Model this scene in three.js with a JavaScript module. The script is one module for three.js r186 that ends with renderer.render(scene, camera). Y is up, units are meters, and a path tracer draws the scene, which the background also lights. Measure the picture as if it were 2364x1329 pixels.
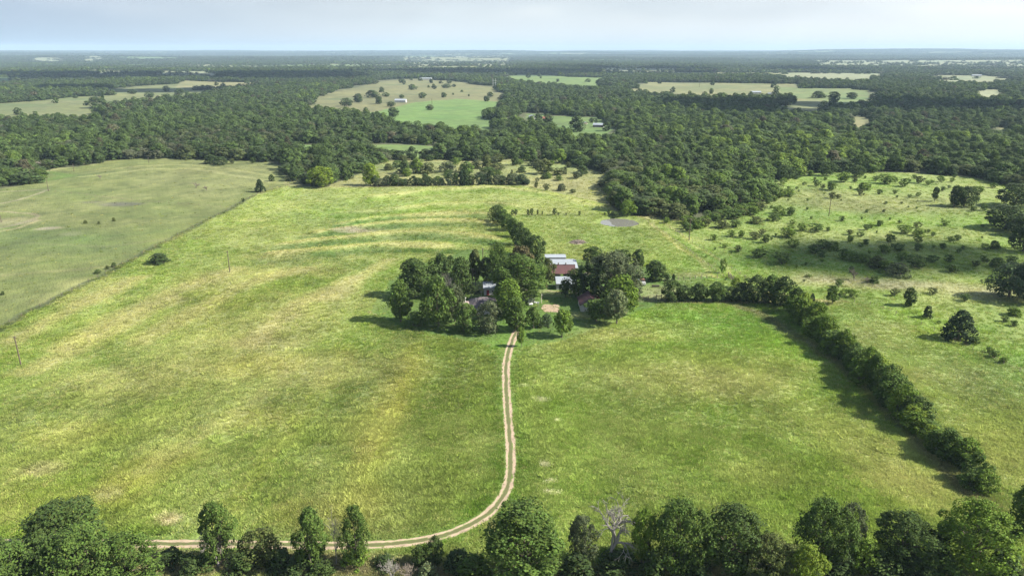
import * as THREE from 'three';
import { mergeGeometries } from 'three/addons/utils/BufferGeometryUtils.js';

// ------------------------------------------------------------------ camera, sky, sun, haze, exposure
const CAM_H = 85, PITCH = 18.28 * Math.PI / 180, FOC = 1657, PW = 2364, PH = 1329;
const scene = new THREE.Scene();
const camera = new THREE.PerspectiveCamera(2 * Math.atan(PH / 2 / FOC) * 180 / Math.PI, PW / PH, 1, 60000);
camera.position.set(0, CAM_H, 0);
camera.rotation.set(-PITCH, 0, 0);
const renderer = new THREE.WebGLRenderer({ antialias: true });
renderer.toneMapping = THREE.LinearToneMapping;
renderer.toneMappingExposure = 2.9;
renderer.shadowMap.enabled = true;
const SUN_EL = 40 * Math.PI / 180, SUN_AZ = 97 * Math.PI / 180;            // azimuth from the view direction towards the right
const SUN = new THREE.Vector3(Math.cos(SUN_EL) * Math.sin(SUN_AZ), Math.sin(SUN_EL), -Math.cos(SUN_EL) * Math.cos(SUN_AZ));
const sun = new THREE.DirectionalLight(new THREE.Color(1, 0.93, 0.78), 5);
sun.name = 'sun';
sun.position.copy(SUN).multiplyScalar(1500); sun.castShadow = true; sun.shadow.radius = 1;
sun.shadow.mapSize.set(4096, 4096);
Object.assign(sun.shadow.camera, { left: -700, right: 700, top: 700, bottom: -700, near: 10, far: 4000 });
scene.add(sun);
scene.fog = new THREE.FogExp2(new THREE.Color(0.55, 0.76, 1.0), 0.000058);

// ------------------------------------------------------------------ random numbers and noise
function rngOf(seed) { let s = seed >>> 0; return () => { s = (s + 0x6d2b79f5) | 0; let t = Math.imul(s ^ (s >>> 15), 1 | s); t = (t + Math.imul(t ^ (t >>> 7), 61 | t)) ^ t; return ((t ^ (t >>> 14)) >>> 0) / 4294967296; }; }
const R0 = rngOf(7);
const NS = 512, fbmTable = (() => {
  const r = rngOf(99), out = new Float32Array(NS * NS);
  for (let o = 0, cell = 64, amp = 1; o < 6; o++, cell /= 2, amp *= 0.55) {
    const n = NS / cell, g = new Float32Array(n * n).map(() => r() * 2 - 1);
    for (let y = 0; y < NS; y++) for (let x = 0; x < NS; x++) {
      const fx = x / cell, fy = y / cell, ix = fx | 0, iy = fy | 0;
      let u = fx - ix, v = fy - iy; u = u * u * (3 - 2 * u); v = v * v * (3 - 2 * v);
      const jx = (ix + 1) % n, jy = (iy + 1) % n;
      const a = g[iy * n + ix], b = g[iy * n + jx], c = g[jy * n + ix], d = g[jy * n + jx];
      out[y * NS + x] += amp * (a + (b - a) * u + (c - a) * v + (a - b - c + d) * u * v);
    }
  }
  return out;
})();
function nz(x, y) {                                        // tileable fbm, about -1.4 .. 1.4; one unit is 64 cells of the table (the largest blob)
  x *= 64; y *= 64;
  const fx = Math.floor(x), fy = Math.floor(y), u = x - fx, v = y - fy, ix = fx & 511, iy = fy & 511, jx = (ix + 1) & 511, jy = (iy + 1) & 511;
  const a = fbmTable[iy * NS + ix], b = fbmTable[iy * NS + jx], c = fbmTable[jy * NS + ix], d = fbmTable[jy * NS + jx];
  return a + (b - a) * u + (c - a) * v + (a - b - c + d) * u * v;
}
const clamp = (x, a, b) => x < a ? a : x > b ? b : x, lerp = (a, b, t) => a + (b - a) * t;
const sm = (a, b, x) => { const t = clamp((x - a) / (b - a), 0, 1); return t * t * (3 - 2 * t); };
const toS = (l) => l <= 0.0031308 ? 12.92 * l : 1.055 * Math.pow(l, 1 / 2.4) - 0.055;
const toL = (s) => s <= 0.04045 ? s / 12.92 : Math.pow((s + 0.055) / 1.055, 2.4);
const css = (c, a = 1) => `rgba(${c.map((v) => Math.round(255 * toS(clamp(v, 0, 1)))).join(',')},${a})`;

// ------------------------------------------------------------------ sky
{
  const W = 1024, H = 512, d = new Float32Array(W * H * 4), k = 1 / renderer.toneMappingExposure;
  const away = [0.40, 0.52, 0.68], side = [0.82, 0.89, 0.92], near = [1.08, 1.10, 1.09], zen = [0.11, 0.22, 0.45];
  for (let j = 0; j < H; j++) {
    const el = ((j + 0.5) / H - 0.5) * Math.PI, y = Math.sin(el);
    for (let i = 0; i < W; i++) {
      const az = ((i + 0.5) / W - 0.5) * 2 * Math.PI, x = Math.cos(az) * Math.cos(el), z = Math.sin(az) * Math.cos(el);
      const ang = Math.acos(clamp(x * SUN.x + y * SUN.y + z * SUN.z, -1, 1)) * 180 / Math.PI;
      const t1 = sm(127, 96, ang), t2 = sm(96, 56, ang), glow = Math.exp(-ang / 16) * 1.1;
      const up = Math.pow(clamp(y, 0, 1), 0.45), cz = sm(0.15, 0.95, up);
      const yy = Math.max(y, 0) + 0.06, px = x / yy, pz = z / yy;
      const high = sm(0.0, 0.75, nz(px * 0.11 + 3.1, pz * 0.11 + 1.7) + 0.2) * sm(0.06, 0.2, y) * lerp(0.6, 0.3, sm(0.2, 0.6, y));
      const a0 = Math.atan2(x, -z), bank = nz(a0 * 1.1 + 1.9, el * 8 + 0.35) + 0.6 * nz(a0 * 3.1 + 4.9, el * 22 + 1.35), low = sm(0.018, 0.05, y) * sm(0.35, 0.1, y);
      for (let c = 0; c < 3; c++) {
        let v = lerp(lerp(away[c], side[c], t1), near[c], t2) * (1 - 0.2 * sm(0.02, 0.0, y) * (1 - t2));
        v = lerp(v, zen[c] * (1 + 0.5 * t2), cz * 0.8) + glow * [1, 0.96, 0.88][c];
        v = lerp(v, [0.78, 0.83, 0.87][c] * (0.80 + 0.4 * t2 + 0.3 * glow), high);
        v *= 1 + low * (bank > 0 ? bank * [0.30, 0.22, 0.15][c] : bank * [0.20, 0.17, 0.14][c]);
        d[(j * W + i) * 4 + c] = v * k;
      }
      d[(j * W + i) * 4 + 3] = 1;
    }
  }
  const t = new THREE.DataTexture(d, W, H, THREE.RGBAFormat, THREE.FloatType);
  t.mapping = THREE.EquirectangularReflectionMapping; t.magFilter = THREE.LinearFilter; t.needsUpdate = true;
  scene.background = t; scene.environment = t;
}

// ------------------------------------------------------------------ surveying: a sight line of the photograph meets the terrain
const SP = Math.sin(PITCH), CP = Math.cos(PITCH);
const sight = (px, py) => { const u = (px - PW / 2) / FOC, v = (PH / 2 - py) / FOC; return [u, -SP + v * CP, -CP - v * SP]; };
const flat = (px, py) => { const d = sight(px, py), t = CAM_H / -d[1]; return [d[0] * t, d[2] * t]; };
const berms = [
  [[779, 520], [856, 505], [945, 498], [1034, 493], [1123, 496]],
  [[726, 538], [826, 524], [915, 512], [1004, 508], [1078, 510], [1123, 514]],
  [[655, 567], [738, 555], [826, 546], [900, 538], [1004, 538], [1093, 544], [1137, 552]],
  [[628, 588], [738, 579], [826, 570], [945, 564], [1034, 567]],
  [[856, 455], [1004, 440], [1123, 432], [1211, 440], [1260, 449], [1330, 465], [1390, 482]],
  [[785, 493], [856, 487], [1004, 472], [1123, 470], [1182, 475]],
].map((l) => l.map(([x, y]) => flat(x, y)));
const PONDC = flat(1430, 513);
function segDist(x, z, l) {
  let best = 1e9;
  for (let i = 0; i + 1 < l.length; i++) {
    const ax = l[i][0], az = l[i][1], bx = l[i + 1][0] - ax, bz = l[i + 1][1] - az;
    const t = clamp(((x - ax) * bx + (z - az) * bz) / (bx * bx + bz * bz), 0, 1), dx = x - ax - bx * t, dz = z - az - bz * t;
    best = Math.min(best, dx * dx + dz * dz);
  }
  return Math.sqrt(best);
}
function height(x, z) {
  const r = Math.hypot(x, z);
  let y = 0.35 * nz(x / 190 + 0.4, z / 190) * sm(700, 500, r);
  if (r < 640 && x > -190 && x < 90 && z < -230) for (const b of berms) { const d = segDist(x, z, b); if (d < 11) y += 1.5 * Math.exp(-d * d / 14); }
  if (r > 320 && r < 520) { const d = Math.hypot(x - PONDC[0], (z - PONDC[1]) * 1.05); if (d < 20) y += (z < PONDC[1] + 1 ? 0.9 : 0.05) * Math.exp(-((d - 13.5) ** 2) / 5) - 0.5 * sm(11.5, 8, d); }
  if (r > 900) {
    y += sm(900, 4500, r) * 9 * nz(x / 2600 + 0.2, z / 2600 + 0.7);
    y += sm(4500, 12000, r) * (26 * nz(x / 5200 + 4.3, z / 2600 + 2.1) + 16);
    y += sm(11000, 16500, r) * (38 + 26 * sm(-3000, 6000, x) + 16 * nz(x / 6000 + 1.2, 3.3));
  }
  return y;
}
function G(px, py, lift = 0) {                             // ground point [x, z] seen at a point of the 2364 x 1329 photograph
  const d = sight(px, Math.max(py, 119.5));
  let t = CAM_H / -d[1], p;
  for (let i = 0; i < 8; i++) { p = [d[0] * t, d[2] * t]; t = Math.min(lerp(t, (CAM_H - height(p[0], p[1]) - lift) / -d[1], 0.8), 21000); }
  return [d[0] * t, d[2] * t];
}
const depthOf = (x, y, z) => (CAM_H - y) * SP - z * CP;
const heightAt = (yt, x, z) => { const d = sight(0, yt), t = z / d[2]; return CAM_H + t * d[1] - height(x, z); };

// ------------------------------------------------------------------ tagging
const used = new Map();
function numbered(n) { const k = used.get(n) || 0; used.set(n, k + 1); return k ? n + '_' + String(k).padStart(3, '0') : n; }
function tag(o, label, category, group) { o.userData.label = label; o.userData.category = category; if (group) o.userData.group = group; return o; }
function shadows(o) { o.castShadow = o.receiveShadow = true; return o; }
function thing(name, x, z, turn, label, category, group) {
  const o = new THREE.Group(); o.name = numbered(name); o.position.set(x, height(x, z), z); o.rotation.y = turn; scene.add(o);
  return tag(o, label, category, group);
}
function part(name, geo, mat, parent) { const m = shadows(new THREE.Mesh(geo, mat)); m.name = name; parent.add(m); return m; }
function struct(name, geo, mat) { const m = shadows(new THREE.Mesh(geo, mat)); m.name = name; m.userData.kind = 'structure'; scene.add(m); return m; }
const nth = (n) => n + (n % 100 > 10 && n % 100 < 14 ? 'th' : ['th', 'st', 'nd', 'rd'][n % 10] || 'th');

// ------------------------------------------------------------------ ground cover map: what grows where, drawn in metres
const C = {
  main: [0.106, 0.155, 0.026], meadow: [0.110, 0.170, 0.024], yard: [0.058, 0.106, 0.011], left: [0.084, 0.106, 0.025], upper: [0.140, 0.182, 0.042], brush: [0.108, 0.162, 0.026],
  low: [0.122, 0.166, 0.038], scrub: [0.145, 0.152, 0.055], tan: [0.265, 0.250, 0.112], gold: [0.230, 0.215, 0.048], dirt: [0.26, 0.20, 0.135], floor: [0.045, 0.055, 0.020], green: [0.068, 0.118, 0.024],
  hay: [0.120, 0.120, 0.052], pale: [0.135, 0.150, 0.085], lush: [0.072, 0.142, 0.010], mud: [0.16, 0.13, 0.10], ash: [0.23, 0.19, 0.16],
};
const A = [];                                              // drawing steps: fills and strokes on the colour map and on the cover map
const fill = (pts, col, dry, wood, tuft, lift = []) => A.push({ pts: pts.map(([x, y, l]) => G(x, y, l || 0)), col, dry, wood, tuft });
const line = (pts, w, col, a) => A.push({ pts: pts.map(([x, y]) => G(x, y)), w, col, a });
const blob = (px, py, rx, ry, col, a) => { const [x, z] = G(px, py); A.push({ x, z, rx, rz: ry, col, a }); };
// the open country in front of the woods
fill([[-2600, 1500], [-2600, 470], [-900, 455], [0, 436], [60, 432], [98, 418], [92, 398], [130, 388], [180, 385], [250, 372], [330, 365], [440, 368], [540, 372], [600, 372], [645, 378], [662, 405], [700, 432], [762, 430], [830, 400], [880, 372], [960, 366], [1060, 372], [1200, 366], [1290, 368], [1330, 380], [1390, 400], [1425, 420], [1400, 455], [1402, 468], [1440, 490], [1500, 500], [1560, 506], [1640, 500], [1700, 478], [1778, 463], [1790, 430], [1845, 402], [1960, 396], [2100, 398], [2250, 410], [2330, 428], [2500, 440], [4200, 470], [4200, 1500]], C.scrub, 0.4, 0, 0.5);
fill([[-2600, 1500], [-2600, 470], [-900, 455], [0, 436], [98, 418], [92, 398], [180, 385], [250, 372], [330, 365], [440, 368], [600, 372], [645, 378], [662, 405], [650, 430], [592, 449], [0, 755], [-700, 1110]], C.left, 0.30, 0, 0.03);
fill([[-700, 1110], [0, 755], [592, 449], [650, 430], [830, 432], [1000, 430], [1200, 427], [1400, 470], [1420, 495], [1140, 498], [1230, 590], [900, 700], [860, 720], [1160, 800], [1160, 1500], [-1200, 1500]], C.main, 0.48, 0, 1.0);
fill([[592, 449], [650, 430], [830, 432], [1000, 430], [1200, 427], [1400, 470], [1420, 495], [1140, 498], [1150, 580], [900, 600], [640, 590], [480, 560], [420, 538]], C.upper, 0.45, 0, 0.9);
fill([[1180, 790], [1300, 782], [1440, 742], [1520, 698], [1800, 700], [1900, 790], [2060, 930], [2190, 1060], [2300, 1160], [2500, 1330], [2500, 1500], [1180, 1500]], C.meadow, 0.42, 0, 1.0);
fill([[1140, 498], [1400, 490], [1490, 505], [1690, 650], [1560, 690], [1480, 650], [1350, 610], [1230, 590]], [0.112, 0.160, 0.030], 0.35, 0, 0.9);
fill([[1490, 505], [1560, 508], [1640, 500], [1700, 478], [1778, 463], [1790, 430], [1845, 402], [1960, 396], [2100, 398], [2250, 410], [2330, 428], [2500, 440], [4200, 470], [4200, 1000], [2364, 860], [2000, 705], [1900, 690], [1740, 665]], C.brush, 0.45, 0, 0.55);
fill([[1800, 690], [1900, 695], [2000, 705], [2364, 860], [3300, 1200], [2700, 1500], [2500, 1330], [2300, 1160], [2190, 1060], [2060, 930], [1900, 790]], C.low, 0.40, 0, 1.0);
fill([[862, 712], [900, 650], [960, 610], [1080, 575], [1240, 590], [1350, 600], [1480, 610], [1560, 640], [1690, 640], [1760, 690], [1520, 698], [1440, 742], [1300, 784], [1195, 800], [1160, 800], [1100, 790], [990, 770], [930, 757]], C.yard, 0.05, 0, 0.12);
fill([[1540, 650], [1690, 645], [1740, 690], [1540, 692]], [0.10, 0.145, 0.03], 0.2, 0, 0.5);
// far fields, the near border lifted to the tops of the trees before it
const far = (pts, col, dry = 0.4) => fill(pts, col, dry, 0, 0);
far([[-300, 268, 9], [0, 264, 9], [100, 268, 9], [245, 262, 9], [258, 242, 9], [300, 231, 9], [380, 223, 9], [450, 217, 9], [528, 206, 9], [430, 189], [350, 195], [270, 205], [180, 222], [90, 232], [0, 237], [-300, 240]], [0.074, 0.090, 0.030], 0.4);
far([[400, 194, 9], [620, 199, 9], [605, 190], [420, 185]], C.hay, 0.6);
far([[650, 336, 8], [735, 339, 8], [735, 334], [650, 333]], C.green, 0.1);
far([[680, 240, 9], [760, 254, 9], [850, 259, 9], [880, 266, 9], [905, 280, 9], [960, 285, 9], [1020, 288, 9], [1100, 296, 9], [1152, 290, 9], [1156, 205], [1060, 189], [1010, 184], [960, 181], [880, 187], [850, 195], [790, 209], [730, 216]], [0.088, 0.092, 0.036], 0.4);
far([[840, 262], [905, 280, 9], [960, 285, 9], [1020, 288, 9], [1100, 296, 9], [1152, 290, 9], [1155, 235], [1060, 228], [960, 236], [900, 250]], [0.070, 0.130, 0.026], 0.1);
far([[1168, 182, 9], [1240, 192, 9], [1300, 196, 9], [1390, 200, 9], [1415, 181], [1300, 173], [1168, 171]], C.green, 0.3);
far([[1440, 202, 8], [1510, 214, 9], [1570, 216, 9], [1700, 217, 9], [1840, 215, 9], [1838, 193], [1700, 191], [1570, 192], [1500, 188]], [0.100, 0.106, 0.042], 0.5);
far([[930, 146, 9], [1180, 148, 9], [1180, 130], [1050, 128], [930, 132]], [0.110, 0.120, 0.055], 0.4);
far([[1395, 163, 9], [1580, 165, 9], [1580, 157], [1395, 156]], C.pale, 0.3);
far([[1270, 310, 8], [1330, 314, 8], [1405, 310, 8], [1415, 284], [1392, 270], [1340, 270], [1300, 268], [1260, 268]], C.green, 0.1);
far([[1215, 275, 8], [1260, 284, 8], [1262, 262], [1215, 262]], C.green, 0.2);
far([[840, 340, 8], [1015, 344, 8], [1015, 338], [900, 333], [840, 333]], C.green, 0.2);
far([[1800, 178, 9], [2050, 182, 9], [2050, 169], [1800, 168]], C.pale, 0.2);
far([[2165, 186, 9], [2345, 187, 9], [2345, 174], [2165, 174]], C.pale, 0.2);
far([[1800, 236, 9], [1900, 236, 9], [2005, 232, 9], [2005, 204], [1800, 201]], [0.075, 0.108, 0.032], 0.3);
far([[1802, 252, 9], [1895, 254, 9], [1908, 232], [1802, 224]], C.hay, 0.5);
far([[2255, 223, 9], [2325, 223, 9], [2325, 206], [2255, 205]], C.pale, 0.2);
far([[1953, 287, 9], [2020, 288, 9], [2016, 268], [1953, 268]], C.hay, 0.3);
far([[2302, 308, 9], [2343, 308, 9], [2343, 293], [2302, 293]], C.hay, 0.3);
far([[1876, 150, 9], [2600, 152, 9], [2600, 139], [1876, 139]], C.pale, 0.2);
far([[190, 169, 9], [300, 170, 9], [300, 161], [190, 160]], C.pale, 0.2);
far([[370, 171, 9], [500, 172, 9], [500, 164], [370, 163]], C.pale, 0.2);
far([[-60, 189, 9], [42, 189, 9], [40, 177], [-60, 177]], C.green, 0.2);
far([[70, 141, 9], [150, 141, 9], [150, 134], [70, 134]], C.pale, 0.2);
far([[190, 140, 9], [235, 140, 9], [235, 134], [190, 134]], C.pale, 0.2);
far([[60, 392], [125, 388], [125, 370], [80, 372]], C.ash, 0.2);
// bare and dry places, terrace tops with shade painted along their near side, verges
for (const b of berms.slice(0, 4)) A.push({ pts: b.map(([x, z]) => [x + 0.5, z + 9]), w: 10, col: [0.050, 0.098, 0.014], a: 0.9 }, { pts: b, w: 6.5, col: [0.27, 0.265, 0.105], a: 0.85 });  // the dark stroke is painted shade below each terrace, the pale one its grassy top
for (const b of berms.slice(4)) A.push({ pts: b, w: 7, col: [0.25, 0.25, 0.10], a: 0.6 }, { pts: b.map(([x, z]) => [x + 0.5, z + 9]), w: 9, col: C.lush, a: 0.4 });  // the lush green stands in for shade on the near side of these two
line([[190, 408], [330, 390], [450, 389], [560, 408], [645, 424]], 7, C.tan, 0.35);
line([[190, 400], [330, 381], [420, 380], [520, 388], [640, 408]], 6, C.tan, 0.3);
line([[100, 395], [160, 405], [60, 425]], 8, C.lush, 0.3);
blob(15, 512, 12, 9, [0.19, 0.165, 0.11], 0.6); blob(280, 471, 10, 5, [0.05, 0.05, 0.05], 0.8); blob(215, 467, 6, 3, [0.05, 0.05, 0.04], 0.6); blob(107, 526, 5, 3, [0.26, 0.21, 0.17], 0.8); blob(152, 541, 5, 5, C.ash, 0.35);
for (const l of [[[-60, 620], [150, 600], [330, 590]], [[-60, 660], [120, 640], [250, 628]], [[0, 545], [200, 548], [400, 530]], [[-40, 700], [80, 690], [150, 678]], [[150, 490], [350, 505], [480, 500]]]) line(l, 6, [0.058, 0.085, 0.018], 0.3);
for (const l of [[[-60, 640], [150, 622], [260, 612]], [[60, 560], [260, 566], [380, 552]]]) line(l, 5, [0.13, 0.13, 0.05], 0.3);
for (const l of [[[20, 790], [200, 700], [330, 640]], [[150, 800], [330, 705], [430, 660], [560, 618]], [[330, 790], [450, 715], [560, 660], [700, 620]], [[560, 800], [700, 700], [820, 640]], [[60, 860], [250, 770], [400, 690]], [[760, 690], [840, 640], [900, 600]]]) line(l, 8, [0.25, 0.235, 0.125], 0.42);
line([[-60, 535], [30, 520], [75, 508], [85, 500], [60, 492], [20, 488], [-60, 484]], 2.6, [0.17, 0.14, 0.10], 0.6);
line([[-60, 545], [40, 525], [85, 508]], 2.0, C.dirt, 0.5);
line([[0, 443], [60, 440], [110, 438], [60, 455], [0, 470]], 2.5, C.ash, 0.5);
blob(815, 535, 9, 4, C.ash, 0.75); blob(845, 532, 8, 4, C.ash, 0.4);
for (const [x, y, rx, rz] of [[230, 655, 14, 9], [175, 690, 14, 7], [520, 640, 16, 8], [480, 660, 12, 6], [690, 625, 18, 6], [640, 590, 12, 5], [585, 508, 8, 4], [740, 700, 20, 14], [620, 760, 22, 14], [540, 820, 18, 12], [330, 880, 20, 10], [740, 850, 12, 10]]) blob(x, y, rx, rz, C.tan, 0.5);
for (const [x, y, rx, rz] of [[330, 1095, 8, 5], [400, 1055, 7, 5], [290, 1140, 6, 5], [860, 980, 6, 9], [900, 920, 6, 9], [820, 1150, 6, 6], [880, 1040, 5, 7], [590, 960, 8, 6], [700, 1180, 6, 5], [150, 1010, 9, 6], [930, 860, 7, 9], [600, 845, 10, 8]]) blob(x, y, rx, rz, C.gold, 0.42);
line([[330, 1100], [420, 1040], [560, 940], [650, 860]], 5, C.tan, 0.25);
line([[480, 1240], [620, 1050], [720, 920], [800, 800]], 5, C.gold, 0.18);
line([[800, 1240], [860, 1040], [910, 900], [950, 800]], 6, C.gold, 0.28);
for (const [x, y, rx, rz, a] of [[1600, 880, 22, 10, 0.45], [1500, 760, 20, 8, 0.4], [1420, 775, 12, 5, 0.45], [1700, 860, 20, 14, 0.4], [2060, 1060, 12, 10, 0.45], [2120, 1120, 8, 9, 0.55], [1980, 1010, 10, 8, 0.35], [1760, 1090, 7, 5, 0.4], [1880, 960, 14, 8, 0.35], [1330, 800, 10, 5, 0.4]]) blob(x, y, rx, rz, C.tan, a);
for (const [x, y, rx, rz, a] of [[2060, 790, 22, 9, 0.4], [2200, 900, 16, 12, 0.3], [2300, 1010, 12, 9, 0.35], [2340, 1080, 9, 6, 0.4], [1980, 760, 16, 6, 0.35], [2120, 850, 20, 8, 0.3]]) blob(x, y, rx, rz, C.tan, a);
for (const [x, y, rx, rz, a] of [[1960, 460, 50, 12, 0.5], [2060, 475, 60, 14, 0.55], [2180, 485, 50, 12, 0.4], [1880, 445, 30, 10, 0.4], [2230, 540, 40, 12, 0.25]]) blob(x, y, rx, rz, C.hay, a);
for (const [x, y, rx, rz, a] of [[1920, 640, 14, 6, 0.7], [1990, 655, 22, 7, 0.6], [2080, 655, 22, 6, 0.5], [2190, 665, 26, 6, 0.5], [2310, 680, 18, 8, 0.7], [1840, 650, 14, 5, 0.4], [1605, 634, 9, 3, 0.8], [1890, 605, 7, 4, 0.3]]) blob(x, y, rx, rz, C.ash, a * 0.65);
for (const [x, y, rx, rz, a] of [[1900, 590, 40, 14, 0.5], [2120, 620, 40, 12, 0.5], [1750, 560, 25, 12, 0.35], [2250, 730, 25, 10, 0.4], [2050, 420, 120, 18, 0.4], [2340, 790, 30, 14, 0.4]]) blob(x, y, rx, rz, C.lush, a);
for (const [x, y, rx, rz, a] of [[1490, 480, 16, 8, 0.3], [1300, 415, 60, 20, 0.3], [1380, 430, 30, 14, 0.3]]) blob(x, y, rx, rz, C.hay, a);
blob(1890, 700, 8, 3, C.dirt, 0.5); blob(1520, 672, 7, 6, C.dirt, 0.55); blob(1518, 688, 5, 3, C.dirt, 0.6); blob(1530, 645, 12, 2, C.dirt, 0.4);
line([[1500, 515], [1560, 560], [1620, 605], [1668, 640]], 2.2, C.tan, 0.75); line([[1535, 518], [1600, 562], [1660, 602], [1700, 632]], 1.8, C.tan, 0.55); line([[1517, 516], [1580, 560], [1640, 605], [1685, 638]], 6, C.lush, 0.45);
line([[1265, 672], [1300, 676], [1340, 676]], 2.2, C.dirt, 0.55); blob(1255, 678, 7, 3.5, C.dirt, 0.45); blob(1340, 728, 6, 3, C.dirt, 0.5); blob(1390, 676, 6, 4, C.dirt, 0.6);
blob(1135, 668, 8, 6, C.tan, 0.35); blob(1100, 664, 9, 6, C.tan, 0.4);
blob(378, 1207, 2.0, 1.6, [0.42, 0.34, 0.27], 0.85); blob(90, 1095, 4, 2.5, C.ash, 0.6); blob(255, 1145, 3, 2, C.ash, 0.4);
for (const [x, y, s] of [[1260, 1074, 1.3], [1268, 1113, 1.1], [1271, 1138, 1.0], [1296, 1140, 0.9], [1255, 925, 1.4], [1213, 893, 1.2], [1300, 968, 1.0]]) blob(x, y, s, s * 0.6, [0.5, 0.46, 0.42], 0.8);
const drivePx = [[1207, 738], [1200, 752], [1191, 768], [1183, 785], [1176, 806], [1170, 832], [1168, 860], [1169, 900], [1172, 950], [1176, 1000], [1179, 1050], [1178, 1090], [1170, 1130], [1152, 1160], [1120, 1190], [1080, 1214], [1030, 1234], [980, 1246], [920, 1254], [860, 1258], [780, 1259], [600, 1257], [400, 1255], [0, 1254], [-400, 1254]];
line(drivePx, 8.5, C.lush, 0.55);
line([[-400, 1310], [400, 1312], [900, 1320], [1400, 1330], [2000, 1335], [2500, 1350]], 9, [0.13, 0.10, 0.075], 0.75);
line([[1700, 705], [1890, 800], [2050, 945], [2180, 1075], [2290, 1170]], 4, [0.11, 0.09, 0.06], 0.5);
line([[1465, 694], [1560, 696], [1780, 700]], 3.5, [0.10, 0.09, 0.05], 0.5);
line([[-60, 787], [0, 756], [250, 627], [420, 539], [592, 450]], 3, [0.045, 0.065, 0.018], 0.85); line([[592, 451], [650, 432], [1000, 432], [1210, 429]], 2, [0.09, 0.10, 0.03], 0.5);
line([[1140, 499], [1400, 497]], 2, C.lush, 0.6);
line([[130, 437], [300, 462], [520, 478]], 1.6, [0.08, 0.085, 0.04], 0.35);

function drawMap(x0, x1, zn, zf, size) {                   // returns {rgb linear-ish sRGB bytes, cover}
  const W = size, H = size, sx = W / (x1 - x0), sz = H / (zn - zf);
  const X = (p) => (p[0] - x0) * sx, Y = (p) => (zn - p[1]) * sz;
  const cv = document.createElement('canvas'), mk = document.createElement('canvas');
  cv.width = mk.width = W; cv.height = mk.height = H;
  const g = cv.getContext('2d'), m = mk.getContext('2d');
  g.fillStyle = css(C.floor); g.fillRect(0, 0, W, H); m.fillStyle = 'rgb(20,255,0)'; m.fillRect(0, 0, W, H);
  for (const s of A) {
    if (s.pts && !s.w) {
      for (const [q, st] of [[g, css(s.col)], [m, `rgb(${Math.round(s.dry * 255)},${Math.round(s.wood * 255)},${Math.round(s.tuft * 255)})`]]) {
        q.fillStyle = st; q.beginPath(); s.pts.forEach((p, i) => i ? q.lineTo(X(p), Y(p)) : q.moveTo(X(p), Y(p))); q.closePath(); q.fill();
      }
    } else if (s.pts) {
      g.lineJoin = g.lineCap = 'round';
      for (let k = 4; k >= 1; k--) { g.strokeStyle = css(s.col, s.a / 2.4); g.lineWidth = s.w * sx * (0.35 + k * 0.28); g.beginPath(); s.pts.forEach((p, i) => i ? g.lineTo(X(p), Y(p)) : g.moveTo(X(p), Y(p))); g.stroke(); }
    } else {
      g.save(); g.translate(X([s.x, s.z]), Y([s.x, s.z])); g.scale(s.rx * sx * 1.5, s.rz * sz * 1.5);
      const gr = g.createRadialGradient(0, 0, 0.1, 0, 0, 1); gr.addColorStop(0, css(s.col, s.a)); gr.addColorStop(0.55, css(s.col, s.a * 0.75)); gr.addColorStop(1, css(s.col, 0));
      g.fillStyle = gr; g.beginPath(); g.arc(0, 0, 1, 0, 7); g.fill(); g.restore();
    }
  }
  return { x0, x1, zn, zf, W, H, rgb: g.getImageData(0, 0, W, H).data, cover: m.getImageData(0, 0, W, H).data };
}
const FENCE_A = G(0, 755), FENCE_B = G(592, 449), fl = Math.hypot(FENCE_B[0] - FENCE_A[0], FENCE_B[1] - FENCE_A[1]), FX = (FENCE_B[0] - FENCE_A[0]) / fl, FZ = (FENCE_B[1] - FENCE_A[1]) / fl;
const LIN = new Float32Array(256).map((_, i) => toL(i / 255));
const clearing = (x, z, rr) => rr > 700 && (nz(x / 340 + 6.1, z / 200 + 8.6) > 0.82 || (rr > 2300 && nz(x / 2200 + 2.6, z / 800 + 3.6) > 0.46));
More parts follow.
